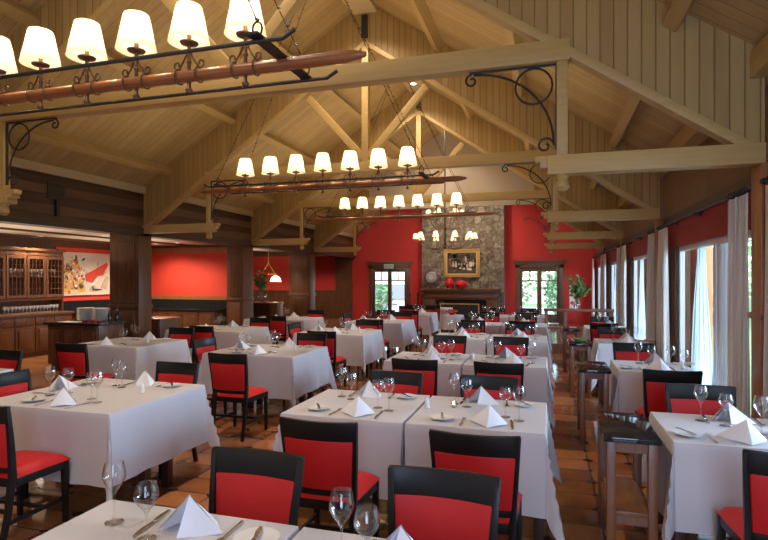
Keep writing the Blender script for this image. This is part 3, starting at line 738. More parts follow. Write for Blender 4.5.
# ---------------------------------------------------------------- tables with their cloths
def table(name_desc, x0, x1, y0, y1, pushed=(), inner='', over=.5, seed=0, legs='corner'):
    cx, cy = (x0+x1)/2, (y0+y1)/2; w, d = x1-x0, y1-y0
    T = empty('dining_table', (cx, cy, 0), label='dark wooden table under a white cloth, ' + name_desc, cat='table')
    MB().box(-w/2+.005, w/2-.005, -d/2+.005, d/2-.005, .705, .742).build('tabletop', 'tabw', T)
    MB().box(-w/2+.06, w/2-.06, -d/2+.08, d/2-.08, .62, .705).build('apron', 'tabw', T)
    for sx in (-1, 1):
        for sy in (-1, 1):
            lx = sx*(w/2-.042); ly = sy*(d/2-.06)
            if legs != 'corner': lx = w/2-.06 if sx > 0 else -w/2+.43; ly = sy*(d/2-.42)
            MB().box(lx-.032, lx+.032, ly-.032, ly+.032, 0, .705).build('leg', 'tabw', T, bevel=.004)
    rnd = random.Random(seed); ph = [rnd.random()*6.28 for _ in range(8)]
    def axis(L):
        neg = [-over*q for q in (1, .86, .72, .58, .44, .32, .22, .13, .07, .035, .015)]
        n = max(8, int(L/.07)); mid = [L*k/n for k in range(n+1)]
        mid = [0, .008] + mid[1:-1] + [L-.008, L]
        return neg + mid + [L - q for q in reversed(neg)]
    us, vs = axis(w), axis(d)
    fl = {'W': .05, 'E': .05, 'N': .06, 'F': .06}
    for k in inner: fl[k] = .0
    def pos(u, v):
        a = u if u < 0 else (u-w if u > w else 0); b = v if v < 0 else (v-d if v > d else 0)
        bx, by = min(max(u, 0), w)-w/2, min(max(v, 0), d)-d/2
        zt = .752
        if not a and not b: return (bx, by, zt)
        sx, sy = (-1 if a < 0 else 1), (-1 if b < 0 else 1)
        sdx, sdy = ('W' if a < 0 else 'E'), ('N' if b < 0 else 'F')
        if a and b:
            r = math.hypot(a, b); q = math.atan2(abs(b), abs(a)); sw = math.sin(2*q)
            f = fl[sdx]*math.cos(q)**2 + fl[sdy]*math.sin(q)**2
            fin = .14 if not (sdx in inner or sdy in inner) else .10
            s = f + fin*sw**2 + .06*math.sin(8*q + ph[0])*sw
            kx = 0 if sdx in inner else 1; ky = 0 if sdy in inner else 1
            # pleat: the gathered cloth folds beside the corner
            ox, oy = sx*kx*math.cos(q)*r*s, sy*ky*math.sin(q)*r*s
            hang = r*math.sqrt(max(.1, 1-s*s))
            return (bx+ox, by+oy, max(zt - hang, .015))
        r = abs(a) or abs(b); sd = sdx if a else sdy; along = by if a else bx; L = d if a else w
        t = r/over
        e = math.exp(-((L/2-abs(along))/.22)**2)
        wav = 0 if sd in inner else (.012*math.sin(along*13+ph[1]+(3 if sd in 'WE' else 0)) + .008*math.sin(along*29+ph[2]))*t*(1-.6*e)
        out = r*fl[sd] + wav + .006*min(1, r/.03); z = zt - r*.998
        for (ps, c, hw, room) in pushed:
            if ps == sd:
                k = abs(along-(c-(cy if a else cx)))
                if k < hw+.09:
                    lim = .252
                    if r > lim and k < hw+.08:
                        ex = r-lim; o2 = min(ex, room); out = max(.01, .02)+o2; z = zt-lim + max(0, ex-room)*.75
        if a: return (bx+sx*out, by, z)
        return (bx, by+sy*out, z)
    c = MB().grid(lambda i, j: pos(us[i], vs[j]), len(us), len(vs)).build('tablecloth', 'cloth', smooth=True, angle=75, loc=(cx, cy, 0))
    tag(c, 'white cloth draped over table, ' + name_desc, 'tablecloth', 'white tablecloths')
    return c

# ---------------------------------------------------------------- tableware prototypes
def glass_prof(h, rb, bowl):
    foot = [(.001,.002),(.034,.002),(.035,.005),(.012,.010),(.006,.016)]
    stem = [(.006,.016),(.004,.03),(.004,h-bowl-.012),(.007,h-bowl-.003)]
    bp = [(.007,h-bowl-.003)]
    for k in range(1, 11):
        t = k/10
        r = rb*(math.sin(min(1, t*1.45)*math.pi/2)**.8)*(1 - .26*max(0, t-.5)/.5)
        bp.append((max(r, .007), h-bowl + bowl*t))
    return foot, stem, bp
def glass_proto(h, rb, bowl, parts, mat='glass'):
    f, s, b = glass_prof(h, rb, bowl); nn = 18 if parts else 10
    if parts:
        T = empty('wine_glass')
        MB().lathe(b, nn).build('bowl', 'glass', T, smooth=True); MB().lathe(s, 8).build('stem', 'glass', T, smooth=True); MB().lathe(f, nn).build('foot', 'glass', T, smooth=True)
        return T
    return MB().lathe(f+s[1:]+b[1:], nn).build('wine_glass', mat, smooth=True)
G1, G2 = glass_proto(.235, .046, .118, True), glass_proto(.205, .046, .105, True)
g1, g2 = glass_proto(.235, .046, .118, False), glass_proto(.205, .046, .105, False)
def napkin_proto():
    T = MB()
    A, F_, L, Rr = (.01, .005, .122), (.014, -.100, 0), (-.138, .056, 0), (.122, .040, 0)
    def tri(a, b, c, n=5, puff=.010):
        a, b, c = Vector(a), Vector(b), Vector(c); nrm = (b-a).cross(c-a).normalized(); idx = {}; vs = []; fs = []
        for i in range(n+1):
            for j in range(n+1-i):
                p = a + (b-a)*(i/n) + (c-a)*(j/n); k = (n-i-j)/n
                vs.append(p + nrm*puff*math.sin(math.pi*i/n)*math.sin(math.pi*j/n)*2); idx[(i, j)] = len(vs)-1
        for i in range(n):
            for j in range(n-i):
                fs.append((idx[(i,j)], idx[(i+1,j)], idx[(i,j+1)]))
                if i+j < n-1: fs.append((idx[(i+1,j)], idx[(i+1,j+1)], idx[(i,j+1)]))
        T.add(vs, fs)
    tri(A, L, F_); tri(A, F_, Rr)
    A2 = (.01, .012, .117)
    tri(A2, (-.106, .056, .001), (0, -.070, .001), puff=.004); tri(A2, (0, -.070, .001), (.106, .056, .001), puff=.004)
    tri((.01, .010, .120), (.02, .10, .0), L, puff=-.004)
    return T.build('folded_napkin', 'napkin', smooth=True, angle=30)
NAP = napkin_proto()
PLP = MB().lathe([(.001,.004),(.050,.004),(.054,.007),(.082,.017),(.083,.019),(.080,.0195),(.052,.011),(.001,.009)], 26).build('bread_plate', 'china', smooth=True)
def knife_proto(name, L, blade):
    mb = MB()
    mb.prism([(-.009,0),(.009,0),(.010,-L*.2),(.006,-L*.42),(-.006,-L*.42),(-.010,-L*.2)], 0, .007, 'xy')
    mb.prism([(-.006,0),(.008,0),(.011,L*.25),(.010,L*.44),(.002,L*.56),(-.006,L*.58)], .002, .0045, 'xy')
    return mb.build(name, 'steel')
KNF = knife_proto('dinner_knife', .235, 0); BKN = knife_proto('butter_knife', .165, 0)
def fork_proto():
    mb = MB(); L = .2
    mb.prism([(-.006,-L*.5),(.006,-L*.5),(.004,0),(.003,L*.2),(-.003,L*.2),(-.004,0)], .001, .006, 'xy')
    mb.prism([(-.003,L*.2),(.003,L*.2),(.012,L*.27),(.012,L*.31),(-.012,L*.31),(-.012,L*.27)], .002, .006, 'xy')
    for k in range(4): x = -.0105+.007*k; mb.box(x-.0016, x+.0016, L*.31, L*.5, .003, .006)
    return mb.build('dinner_fork', 'steel')
FRK = fork_proto()
SHK = MB().lathe([(.001,0),(.022,0),(.023,.004),(.016,.05),(.014,.066),(.009,.072),(.001,.074)], 14).build('salt_shaker', 'china', smooth=True)
SIDE = {'N': 'near', 'F': 'far', 'W': 'left'}
ZT = .7545
def setting(x, y, side, desc, lod, glassoff=None):
    """x, y: middle of the place at the table's edge"""
    rz = {'N': 0, 'F': math.pi, 'W': -math.pi/2}[side]
    Rm = Matrix.Rotation(rz, 3, 'Z'); rnd = random.Random(hash((round(x*100), round(y*100), side)) if False else int(x*911+y*577)+len(side))
    pl = SIDE[side]
    def P(a, b, z=ZT):
        v = Rm @ Vector((a+rnd.uniform(-.012,.012), b+rnd.uniform(-.012,.012), 0)); return (x+v.x, y+v.y, z)
    place('nap', NAP, P(0, .13, ZT+.002), rz + rnd.uniform(-.35, .35), 'folded white napkin, %s place, %s' % (pl, desc), 'napkin', 'folded napkins')
    a, b = (glassoff or ((.20, .26), (.09, .32)))
    ga, gb = ('G1', 'G2') if lod < 2 else ('g1', 'g2'); pa, pb = (G1, G2) if lod < 2 else (g1, g2)
    place(ga, pa, P(*a), 0, 'taller stemmed wine glass, %s place, %s' % (pl, desc), 'wine glass', 'wine glasses on the tables')
    place(gb, pb, P(*b), 0, 'shorter stemmed wine glass, %s place, %s' % (pl, desc), 'wine glass', 'wine glasses on the tables')
    if lod < 3:
        q = P(-.30, .16)
        place('plate', PLP, q, 0, 'small white bread plate, %s place, %s' % (pl, desc), 'plate', 'bread plates')
    if lod < 2:
        place('bknf', BKN, (q[0], q[1], ZT+.0198), rz + .5 + rnd.uniform(-.3, .3), 'butter knife on the bread plate, %s place, %s' % (pl, desc), 'knife', 'butter knives')
        place('fork', FRK, P(-.17, .14), rz+rnd.uniform(-.08, .08), 'steel dinner fork, %s place, %s' % (pl, desc), 'fork', 'forks')
        place('knf', KNF, P(.15, .13), rz+rnd.uniform(-.12, .12), 'steel dinner knife, %s place, %s' % (pl, desc), 'knife', 'dinner knives')
def shaker(x, y, desc):
    place('shk', SHK, (x, y, ZT), 0, 'small white conical salt shaker, middle of %s' % desc, 'shaker', 'salt shakers')

ORDB = ['the nearest', 'the second', 'the third', 'the fourth', 'the fifth', 'the sixth', 'the seventh']
seed = 0
# column B: double tables left of the aisle
BY = [(1.04, 1.90), (3.45, 4.32), (5.97, 6.80), (8.47, 9.35), (11.0, 11.85), (13.55, 14.4)]
# back positions of the chairs: near left, near right, far left, far right (None: no chair there)
BC = [((None, 0), (None, 0), (-1.27, 2.22), (-.41, 2.21)),
      ((-1.23, 2.81), (-.36, 2.80), (-1.23, 4.46), (-.45, 4.45)),
      ((-1.25, 5.20), (-.44, 5.21), (-1.29, 7.47), (-.47, 7.50)),
      ((-1.93, 7.85), (None, 0), (-1.33, 9.72), (-.47, 9.62)),
      ((-1.35, 10.35), (-.45, 10.35), (-1.35, 12.2), (-.45, 12.2)),
      ((-1.3, 12.95), (-.45, 12.95), (-1.3, 14.8), (-.45, 14.8))]
BC[3] = ((None, 0), (None, 0), (-1.33, 9.72), (-.47, 9.62))
for r, (y0, y1) in enumerate(BY):
    for h, (x0, x1) in enumerate(((-1.79, -.912), (-.888, -.01))):
        desc = '%s half of the %s double table' % (('left', 'right')[h], ORDB[r][4:])
        nx, ny = BC[r][h]; fx, fy = BC[r][2+h]
        pushed = []
        if fx is not None and fy - y1 < .5: pushed.append(('F', fx, .225, max(.005, fy-y1-.125)))
        if nx is not None and y0 - ny < .5: pushed.append(('N', nx, .225, max(.005, y0-ny-.125)))
        seed += 1
        table(desc, x0, x1, y0, y1, pushed, inner='E' if h == 0 else 'W', seed=seed)
        lod = 0 if r < 3 else (2 if r < 4 else 3)
        cx = (x0+x1)/2
        if nx is not None:
            chair(nx, ny, 'N', 'red-backed black chair, near side, ' + desc)
        if fx is not None: chair(fx, fy, 'F', 'red-backed black chair, far side, ' + desc)
        if r == 0:
            setting(cx+(.05 if h == 0 else 0), y1, 'F', desc, 0, ((.30, .19), (.09, .26)) if h == 0 else ((.20, .20), (.105, .24)))
        else:
            setting(cx + .08, y0-.0, 'N', desc, lod); setting(cx-.02, y1, 'F', desc, lod)
        if r in (1, 2) and h == 1: shaker(x0+.05, (y0+y1)/2, desc)
tl = empty('tealight', (-.66, 3.98, ZT), label='small glass tealight on the right half of the second double table', cat='candle')
MB().lathe([(.001,.001),(.022,.001),(.026,.04),(.024,.04),(.020,.004)], 12).build('holder', 'glass', tl, smooth=True)
MB().lathe([(.001,.005),(.017,.005),(.017,.018),(.001,.018)], 10).build('wax', 'white', tl)
MB().lathe([(.001,.018),(.005,.024),(.004,.032),(.001,.040)], 8).build('flame', 'bulb', tl, smooth=True)
# column C: four-place tables left of the middle
CY = [(3.08, 4.18), (5.92, 7.0), (8.50, 9.58), (10.98, 12.1), (13.7, 14.8), (16.4, 17.4)]
CC = [[(-3.41, 2.54, 'N'), (-3.32, 4.34, 'F'), (-4.33, 3.43, 'W')],
      [(-3.23, 5.02, 'N'), (-3.24, 7.20, 'F'), (-4.31, 6.16, 'W')],
      [(-3.24, 7.54, 'N'), (-3.25, 9.76, 'F'), (-4.29, 8.76, 'W')],
      [(-3.25, 10.0, 'N'), (-3.25, 12.35, 'F'), (-4.29, 11.4, 'W')],
      [(-3.25, 13.0, 'N'), (-3.85, 13.0, 'N'), (-3.25, 15.1, 'F'), (-3.85, 15.1, 'F')],
      [(-3.25, 15.8, 'N'), (-3.85, 15.8, 'N')]]
ORDC = ['front', 'second', 'third', 'fourth', 'fifth', 'last']
for r, (y0, y1) in enumerate(CY):
    x0, x1 = -4.16, -2.92
    desc = '%s table of left-centre row' % ORDC[r]
    pushed = []
    for x, y, s in CC[r]:
        if s == 'F' and y-y1 < .5: pushed.append(('F', x, .225, max(.005, y-y1-.125)))
        if s == 'W' and x0-x < .5: pushed.append(('W', y, .225, max(.005, x0-x-.125)))
    seed += 1
    table(desc, x0, x1, y0, y1, pushed, seed=seed, legs='inset')
    lod = 0 if r < 2 else (2 if r < 3 else 3)
    cnt = {}
    for x, y, s in CC[r]:
        k = cnt.get(s, 0); cnt[s] = k+1
        more = '' if r < 4 else (', right-hand seat' if x > -3.5 else ', left-hand seat')
        chair(x, y, s, 'red-backed black chair, %s side, %s%s' % (SIDE[s], desc, more))
        if r < 4:
            if s == 'N': setting(-3.48, y0, 'N', desc, lod)
            if s == 'F': setting(-3.42, y1, 'F', desc, lod)
            if s == 'W': setting(x0+.07, (y0+y1)/2, 'W', desc, lod)
    if r == 4:
        setting(-3.3, y0, 'N', desc, 3); setting(-3.3, y1, 'F', desc, 3)
    if r == 5: setting(-3.3, y0, 'N', desc, 3)
    if r < 3: shaker(-3.2, (y0+y1)/2+.1, desc)
# column D: far-left tables
DY = [(3.25, 4.33), (6.10, 7.18), (8.42, 9.5), (11.1, 12.2)]
DC = [[(-5.70, 4.55, 'F')], [(-5.55, 5.25, 'N'), (-5.60, 7.42, 'F')], [(-5.50, 7.78, 'N'), (-5.51, 9.76, 'F')], [(-5.46, 10.3, 'N'), (-5.5, 12.45, 'F')]]
for r, (y0, y1) in enumerate(DY):
    x0, x1 = (-6.5 if r == 1 else -6.7), (-5.33 if r < 2 else -5.2)
    desc = '%s table of far-left row' % ORDC[r]
    pushed = [('F', x, .225, max(.005, y-y1-.125)) for x, y, s in DC[r] if s == 'F' and y-y1 < .5]
    seed += 1
    table(desc, x0, x1, y0, y1, pushed, seed=seed, legs='inset')
    for x, y, s in DC[r]:
        chair(x, y, s, 'red-backed black chair, %s side, %s' % (SIDE[s], desc))
    if r:
        setting(-5.95, y0, 'N', desc, 2); setting(-5.9, y1, 'F', desc, 2)
        shaker(-5.6, (y0+y1)/2, desc)
# column A: tables by the windows
AY = [(3.50, 4.25), (6.03, 6.80), (8.40, 9.15), (10.9, 11.65)]
AC = [[(1.10, 2.89, 'N'), (1.08, 4.54, 'F')], [(1.03, 5.21, 'N'), (1.0, 7.25, 'F')], [(1.0, 7.85, 'N'), (.93, 9.55, 'F')], [(.95, 10.3, 'N'), (1.07, 12.0, 'F')]]
AC[2] = [(1.0, 9.40, 'F')]
for r, (y0, y1) in enumerate(AY):
    x0, x1 = .70, 1.44
    desc = '%s window table' % ['nearest', 'second', 'third', 'fourth'][r]
    pushed = [('F', x, .225, max(.005, y-y1-.125)) for x, y, s in AC[r] if s == 'F' and y-y1 < .5]
    seed += 1
    table(desc, x0, x1, y0, y1, pushed, seed=seed, inner='E')
    for x, y, s in AC[r]:
        chair(x, y, s, 'red-backed black chair, %s side, %s' % (SIDE[s], desc))
    lod = 0 if r < 2 else (2 if r < 3 else 3)
    setting(1.10, y0, 'N', desc, lod, ((.14, .31), (.25, .26))); setting(1.16, y1, 'F', desc, lod, ((.20, .2), (.07, .29)))
    if r < 2: shaker(1.36, (y0+y1)/2, desc)
# round table before the fireplace
rt = empty('round_table', (-2.35, 13.9, 0), label='round table with a short white cloth before the fireplace', cat='table')
MB().lathe([(.001,0),(.28,0),(.25,.03),(.05,.06),(.045,.71),(.001,.71)], 14).build('pedestal', 'tabw', rt, smooth=True)
MB().lathe([(.001,.70),(.29,.70),(.29,.745),(.001,.745)], 24).build('tabletop', 'tabw', rt)
mb = MB(); nn = 60
def rc(i, j):
    a = 2*math.pi*i/nn; t = j/8
    if j == 0: return (0, 0, .752)
    if j <= 2: r = .295*j/2; return (r*math.cos(a), r*math.sin(a), .752)
    t = (j-2)/6; r = .297 + .05*t*(1+.5*math.sin(a*9)); return (r*math.cos(a), r*math.sin(a), .752-.35*t)
rcl = mb.grid(rc, nn+1, 9).build('tablecloth', 'cloth', smooth=True, loc=(-2.35, 13.9, 0)); tag(rcl, 'short white cloth over the round table before the fireplace', 'tablecloth')
fb = empty('flower_bowl', (-2.35, 13.9, .754), label='low bowl of orange flowers on the round table', cat='flower bowl')
MB().lathe([(.001,0),(.05,0),(.12,.06),(.125,.065),(.11,.06),(.001,.02)], 16).build('bowl', 'redglaze', fb, smooth=True)
rnd = random.Random(5); mb = MB()
for k in range(40):
    a, r = rnd.random()*6.28, .12*rnd.random()**.5; z = .06+.06*rnd.random()
    p = Vector((r*math.cos(a), r*math.sin(a), z)); 
    for m in range(3):
        d = Vector((rnd.uniform(-1,1), rnd.uniform(-1,1), rnd.uniform(0,1)))*.03; e = Vector((rnd.uniform(-1,1), rnd.uniform(-1,1), rnd.uniform(-1,1)))*.02
        mb.add([p, p+d+e, p+d*1.4, p+d-e], [(0,1,2,3)])
mb.build('flowers', 'orange', fb)['kind'] = 'stuff'

# ---------------------------------------------------------------- tall serving stands along the window tables
def stand_proto():
    T = empty('serving_stand'); w, d = .275, .62
    MB().box(-w/2-.02, w/2+.02, -d/2-.02, d/2+.02, .735, .765).build('granite_top', 'granite', T, bevel=.004)
    MB().box(-w/2+.02, w/2-.02, -d/2+.02, d/2-.02, .67, .735).build('apron', 'stand', T)
    for sx in (-1, 1):
        for sy in (-1, 1):
            MB().box(sx*(w/2-.025)-.025, sx*(w/2-.025)+.025, sy*(d/2-.03)-.03, sy*(d/2-.03)+.03, 0, .735).build('leg', 'stand', T, bevel=.004)
    MB().box(-w/2+.03, w/2-.03, -d/2+.01, d/2-.01, .30, .325).build('shelf', 'standY', T, bevel=.003)
    for sx in (-1, 1): MB().box(sx*(w/2-.025)-.012, sx*(w/2-.025)+.012, -d/2+.06, d/2-.06, .245, .30).build('rail', 'stand', T)
    for sy in (-1, 1): MB().box(-w/2+.05, w/2-.05, sy*(d/2-.03)-.012, sy*(d/2-.03)+.012, .245, .30).build('rail', 'stand', T)
    return T
ST = stand_proto()
for k, (x, y) in enumerate(((.474, 3.78), (.458, 6.22), (.45, 8.5), (.42, 10.75))):
    place('stand', ST, (x, y, 0), 0, 'tall narrow wooden stand with black stone top beside the %s window table' % ['nearest', 'second', 'third', 'fourth'][k], 'serving stand', 'serving stands along the aisle')
o = MB().lathe([(.001,0),(.05,0),(.095,.035),(.10,.05),(.09,.045),(.001,.012)], 16).build('bowl', 'leaf', smooth=True, loc=(.45, 8.45, .765)); tag(o, 'low green bowl on the serving stand beside the third window table', 'bowl')
# ---------------------------------------------------------------- low wooden balustrade at the end of the aisle
bl = empty('balustrade', (0, 12.75, 0), label='low wooden balustrade across the far end of the aisle', cat='balustrade')
MB().box(-.08, 1.38, -.09, .09, .96, 1.02).build('top_rail', 'stand', bl, bevel=.006)
for x in (-.03, .38, 1.33): MB().box(x-.035, x+.035, -.035, .035, 0, .96).build('post', 'stand', bl, bevel=.004)
MB().box(0, 1.3, -.03, .03, .56, .61).build('middle_rail', 'stand', bl)
MB().box(0, 1.3, -.02, .02, .0, .24).build('bottom_board', 'stand', bl)
def bouquet(name, loc, label, cat, vmat, vh, vr, stem_h, nleaf, fl, seed):
    v = empty(name, loc, label=label, cat=cat); rnd = random.Random(seed)
    MB().lathe([(.001,0),(vr*.8,0),(vr,vh*.3),(vr*.95,vh*.6),(vr*.45,vh*.85),(vr*.6,vh),(vr*.55,vh)], 18).build('vase', vmat, v, smooth=True)
    st, lf, pt_ = MB(), MB(), MB()
    for k in range(18):
        a = rnd.random()*6.28; sp = rnd.uniform(.05, .26); h = stem_h*rnd.uniform(.6, 1)
        base = Vector((0, 0, vh*.3)); top = Vector((sp*math.cos(a), sp*math.sin(a), h)); mid = base.lerp(top, .5)+Vector((0,0,.04))
        st.tube([base, mid, top], .004, 5)
        for m in range(nleaf):
            t = rnd.uniform(.45, 1); p = base.lerp(top, t); d = Vector((rnd.uniform(-1,1), rnd.uniform(-1,1), rnd.uniform(-.2,.8))).normalized()*rnd.uniform(.07,.14)
            n_ = d.cross(Vector((rnd.uniform(-1,1), rnd.uniform(-1,1), .3))).normalized()*.03
            lf.add([p, p+d*.5+n_, p+d, p+d*.5-n_], [(0,1,2,3)])
        if fl:
            for m in range(14):
                d = Vector((rnd.uniform(-1,1), rnd.uniform(-1,1), rnd.uniform(-.3,1))).normalized()*.075; n_ = d.cross(Vector((0,.3,1))).normalized()*.035
                pt_.add([top, top+d*.6+n_, top+d, top+d*.6-n_], [(0,1,2,3)])
    st.build('stems', 'leaf', v)['kind'] = 'stuff'; lf.build('leaves', 'leaf', v)['kind'] = 'stuff'
    if fl: pt_.build('flowers', 'orange', v)['kind'] = 'stuff'
    return v
bouquet('plant_vase', (.62, 12.75, 1.02), 'glass vase of tall green foliage on the balustrade by the window wall', 'vase', 'glass', .24, .075, .72, 12, False, 2)

# ---------------------------------------------------------------- side room furniture
def raised_doors(parent, axis, fixed, spans, z0, z1, mat='cab'):
    for a, b in spans:
        d = MB()
        if axis == 'y': d.box(fixed-.02, fixed, a+.01, b-.01, z0, z1)
        else: d.box(a+.01, b-.01, fixed-.02, fixed, z0, z1)
        dd = d.build('door', mat, parent, bevel=.004)
        p = MB()
        if axis == 'y': p.box(fixed-.0, fixed+.018, a+.07, b-.07, z0+.07, z1-.07)
        else: p.box(a+.07, b-.07, fixed-.036, fixed-.015, z0+.07, z1-.07)
        p.build('raised_panel', mat, dd, bevel=.008)
# glazed dresser on the far side wall
dr = empty('glazed_dresser', (0,0,0), label='dark wooden dresser with lattice glass doors and rows of glasses', cat='dresser')
y0, y1 = 7.2, 10.05
MB().box(XW+.02, XW+.60, y0, y1, .10, .88).build('base_cabinet', 'cab', dr, bevel=.006)
MB().box(XW+.02, XW+.55, y0+.02, y1-.02, 0, .10).build('plinth', 'cab', dr)
MB().box(XW+.02, XW+.65, y0-.02, y1+.03, .88, .93).build('counter_board', 'cab', dr, bevel=.006)
k = 6; step = (y1-y0)/k
for i in range(k):
    a = y0+i*step
    d = MB().box(XW+.60, XW+.62, a+.015, a+step-.015, .12, .66).build('door', 'cab', dr, bevel=.004)
    MB().box(XW+.62, XW+.64, a+.08, a+step-.08, .19, .59).build('raised_panel', 'cab', d, bevel=.008)
    d = MB().box(XW+.60, XW+.62, a+.015, a+step-.015, .69, .86).build('drawer', 'cab', dr, bevel=.004)
    MB().lathe([(.001,-.015),(.014,-.01),(.014,.01),(.001,.015)], 8, (XW+.632, a+step/2, .775)).build('knob', 'iron', d, smooth=True)
mb = MB(); ux = XW+.36
mb.box(XW+.02, ux, y0, y1, 1.20, 1.26); mb.box(XW+.02, ux, y0, y1, 2.20, 2.30); mb.box(XW+.02, ux+.04, y0-.02, y1+.04, 2.30, 2.36)
mb.box(XW+.02, ux, y0, y0+.03, .93, 2.20); mb.box(XW+.02, ux, y1-.03, y1, .93, 2.20); mb.box(XW+.02, XW+.04, y0, y1, .93, 2.2)
mb.box(XW+.04, ux-.03, y0, y1, 1.72, 1.74)
mb.build('upper_case', 'cab', dr, bevel=.004)
for i in range(k):
    a = y0+i*step; fx = ux
    mb = MB(); mb.box(fx, fx+.025, a+.01, a+.06, 1.27, 2.19); mb.box(fx, fx+.025, a+step-.06, a+step-.01, 1.27, 2.19)
    mb.box(fx, fx+.025, a+.06, a+step-.06, 1.27, 1.33); mb.box(fx, fx+.025, a+.06, a+step-.06, 2.12, 2.19)
    for m in range(1, 4): yy = a+.06+(step-.12)*m/4; mb.box(fx+.005, fx+.015, yy-.005, yy+.005, 1.33, 2.12)
    for m in range(1, 6): zz = 1.33+.79*m/6; mb.box(fx+.005, fx+.015, a+.06, a+step-.06, zz-.005, zz+.005)
    d = mb.build('door', 'post' if False else 'cab', dr)
    MB().add([(fx+.008, a+.06, 1.33), (fx+.008, a+step-.06, 1.33), (fx+.008, a+step-.06, 2.12), (fx+.008, a+.06, 2.12)], [(0,1,2,3)]).build('pane', 'panedark', d)
gs = glass_proto(.16, .038, .085, False, 'glintglass')
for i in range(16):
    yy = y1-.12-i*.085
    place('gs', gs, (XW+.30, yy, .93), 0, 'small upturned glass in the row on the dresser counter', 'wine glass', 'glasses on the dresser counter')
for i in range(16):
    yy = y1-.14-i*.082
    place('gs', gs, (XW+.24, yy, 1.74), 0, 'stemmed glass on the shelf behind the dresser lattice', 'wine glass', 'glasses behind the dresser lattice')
# fruit painting on its red panel
fpn = empty('wall_picture', (XW+.03, 11.03, 1.80), label='large unframed still life of fruit and melon on the red panel', cat='painting')
cw, chh = .76, .53
mb = MB(); mb.box(0, .045, -cw, cw, -chh, chh)
def blob(y, z, ry, rz, mi, x=.047, n=12, wob=.15, seed=0):
    rn = random.Random(seed); mb.mi = mi
    mb.prism([(y+ry*math.cos(q)*(1+rn.uniform(-wob,wob)), z+rz*math.sin(q)*(1+rn.uniform(-wob,wob))) for q in [k*2*math.pi/n for k in range(n)]], .045, x, 'yz')
for i, (y, z, a, b, m) in enumerate(((-.50,-.05,.26,.30,1),(-.33,-.18,.22,.24,1),(-.40,.20,.14,.18,1),(-.62,-.30,.14,.14,1),(-.18,-.36,.12,.10,1),(-.30,-.02,.12,.12,4),(-.45,.08,.06,.10,2),(-.55,-.1,.08,.1,4),(-.2,-.3,.08,.07,3),(-.35,.36,.03,.12,3),(-.27,.12,.10,.06,2),(-.6,.16,.05,.10,3),(.30,-.40,.16,.025,3))):
    blob(y, z, a, b, m, .047+.001*i, seed=i)
rn = random.Random(11)
for i in range(150):
    y = rn.gauss(-.42, .16); z = rn.gauss(-.08, .18)
    if not (-.72 < y < -.1 and -.46 < z < .42): continue
    blob(y, z, rn.uniform(.015, .05), rn.uniform(.015, .05), rn.choice((1,1,4,5,5,2,3,6)), .058+.00002*i, n=6, wob=.4, seed=i)
for i in range(22):
    blob(rn.uniform(-.6,.6), rn.uniform(-.42,.42), rn.uniform(.03,.10), rn.uniform(.02,.07), 5 if i % 2 else 4, .046, n=9, wob=.4, seed=i+300)
mb.mi = 2; mb.prism([(-.08,-.02),(.62,.30),(.66,.26),(.50,-.02),(.30,-.06),(.14,-.22),(-.04,-.18)], .045, .062, 'yz')
mb.mi = 4; mb.prism([(-.04,-.20),(.14,-.235),(.30,-.08),(.32,-.16),(.16,-.29),(-.02,-.25)], .045, .063, 'yz')
mb.mi = 5; mb.prism([(.42,-.36),(.60,-.05),(.70,-.10),(.60,-.40)], .045, .06, 'yz')
mb.build('canvas', ['canvas', 'yellow', 'painti', 'dimart', 'white', 'skin', 'orange'], fpn)
# island with plates in front of the broad pillar
isl = empty('service_island', (-8.3, 8.35, 0), label='dark panelled service island carrying two stacks of white plates', cat='island')
MB().box(-.62, .55, -.42, .2, .10, .84).build('carcass', 'cab', isl, bevel=.006)
MB().box(-.58, .52, -.38, .2, 0, .10).build('plinth', 'cab', isl)
MB().box(-.68, .6, -.47, .22, .84, .88).build('granite_top', 'granite', isl, bevel=.004)
raised_doors(isl, 'x', -.42, ((-.6, -.22), (-.22, .16), (.16, .54)), .14, .80)
isl2 = empty('sideboard', (-8.35, 9.75, 0), label='low dark sideboard behind the broad pillar', cat='sideboard')
MB().box(-.7, .68, -.3, .3, .08, .82).build('carcass', 'cab', isl2, bevel=.006)
MB().box(-.74, .72, -.34, .34, .82, .86).build('top', 'stand', isl2, bevel=.004)
MB().box(-.66, .64, -.26, .26, 0, .08).build('plinth', 'cab', isl2)
raised_doors(isl2, 'x', -.3, ((-.68, 0), (0, .66)), .14, .78)
PL = MB().lathe([(.001,.002),(.09,.002),(.095,.006),(.150,.024),(.152,.027),(.147,.027),(.094,.012),(.001,.010)], 22).build('dinner_plate', 'china', smooth=True)
for s, (x, nm) in enumerate(((-8.48, 'left'), (-8.10, 'right'))):
    for k in range(14):
        place('pl', PL, (x+random.uniform(-.004,.004), 8.36, .881+.017*k), 0, 'white dinner plate in the %s stack on the service island' % nm, 'plate', 'plates in the %s stack' % nm)
BT = empty('sauce_bottle')
MB().lathe([(.001,0),(.032,0),(.034,.01),(.034,.13),(.014,.18),(.013,.215),(.001,.215)], 12).build('body', 'bottle', BT, smooth=True)
MB().lathe([(.001,.215),(.015,.215),(.015,.24),(.001,.24)], 10).build('cap', 'label', BT, smooth=True)
for k, (x, y) in enumerate(((-7.86, 8.3), (-7.78, 8.22), (-7.80, 8.42))):
    place('bt', BT, (x, y, .88), 0, 'dark sauce bottle with red cap on the service island, %s' % ['nearest the plates', 'foremost of three', 'rearmost of three'][k], 'bottle')
RB = MB().lathe([(.001,0),(.035,0),(.05,.03),(.052,.034),(.046,.03),(.001,.012)], 14).build('sauce_dish', 'redglaze', smooth=True)
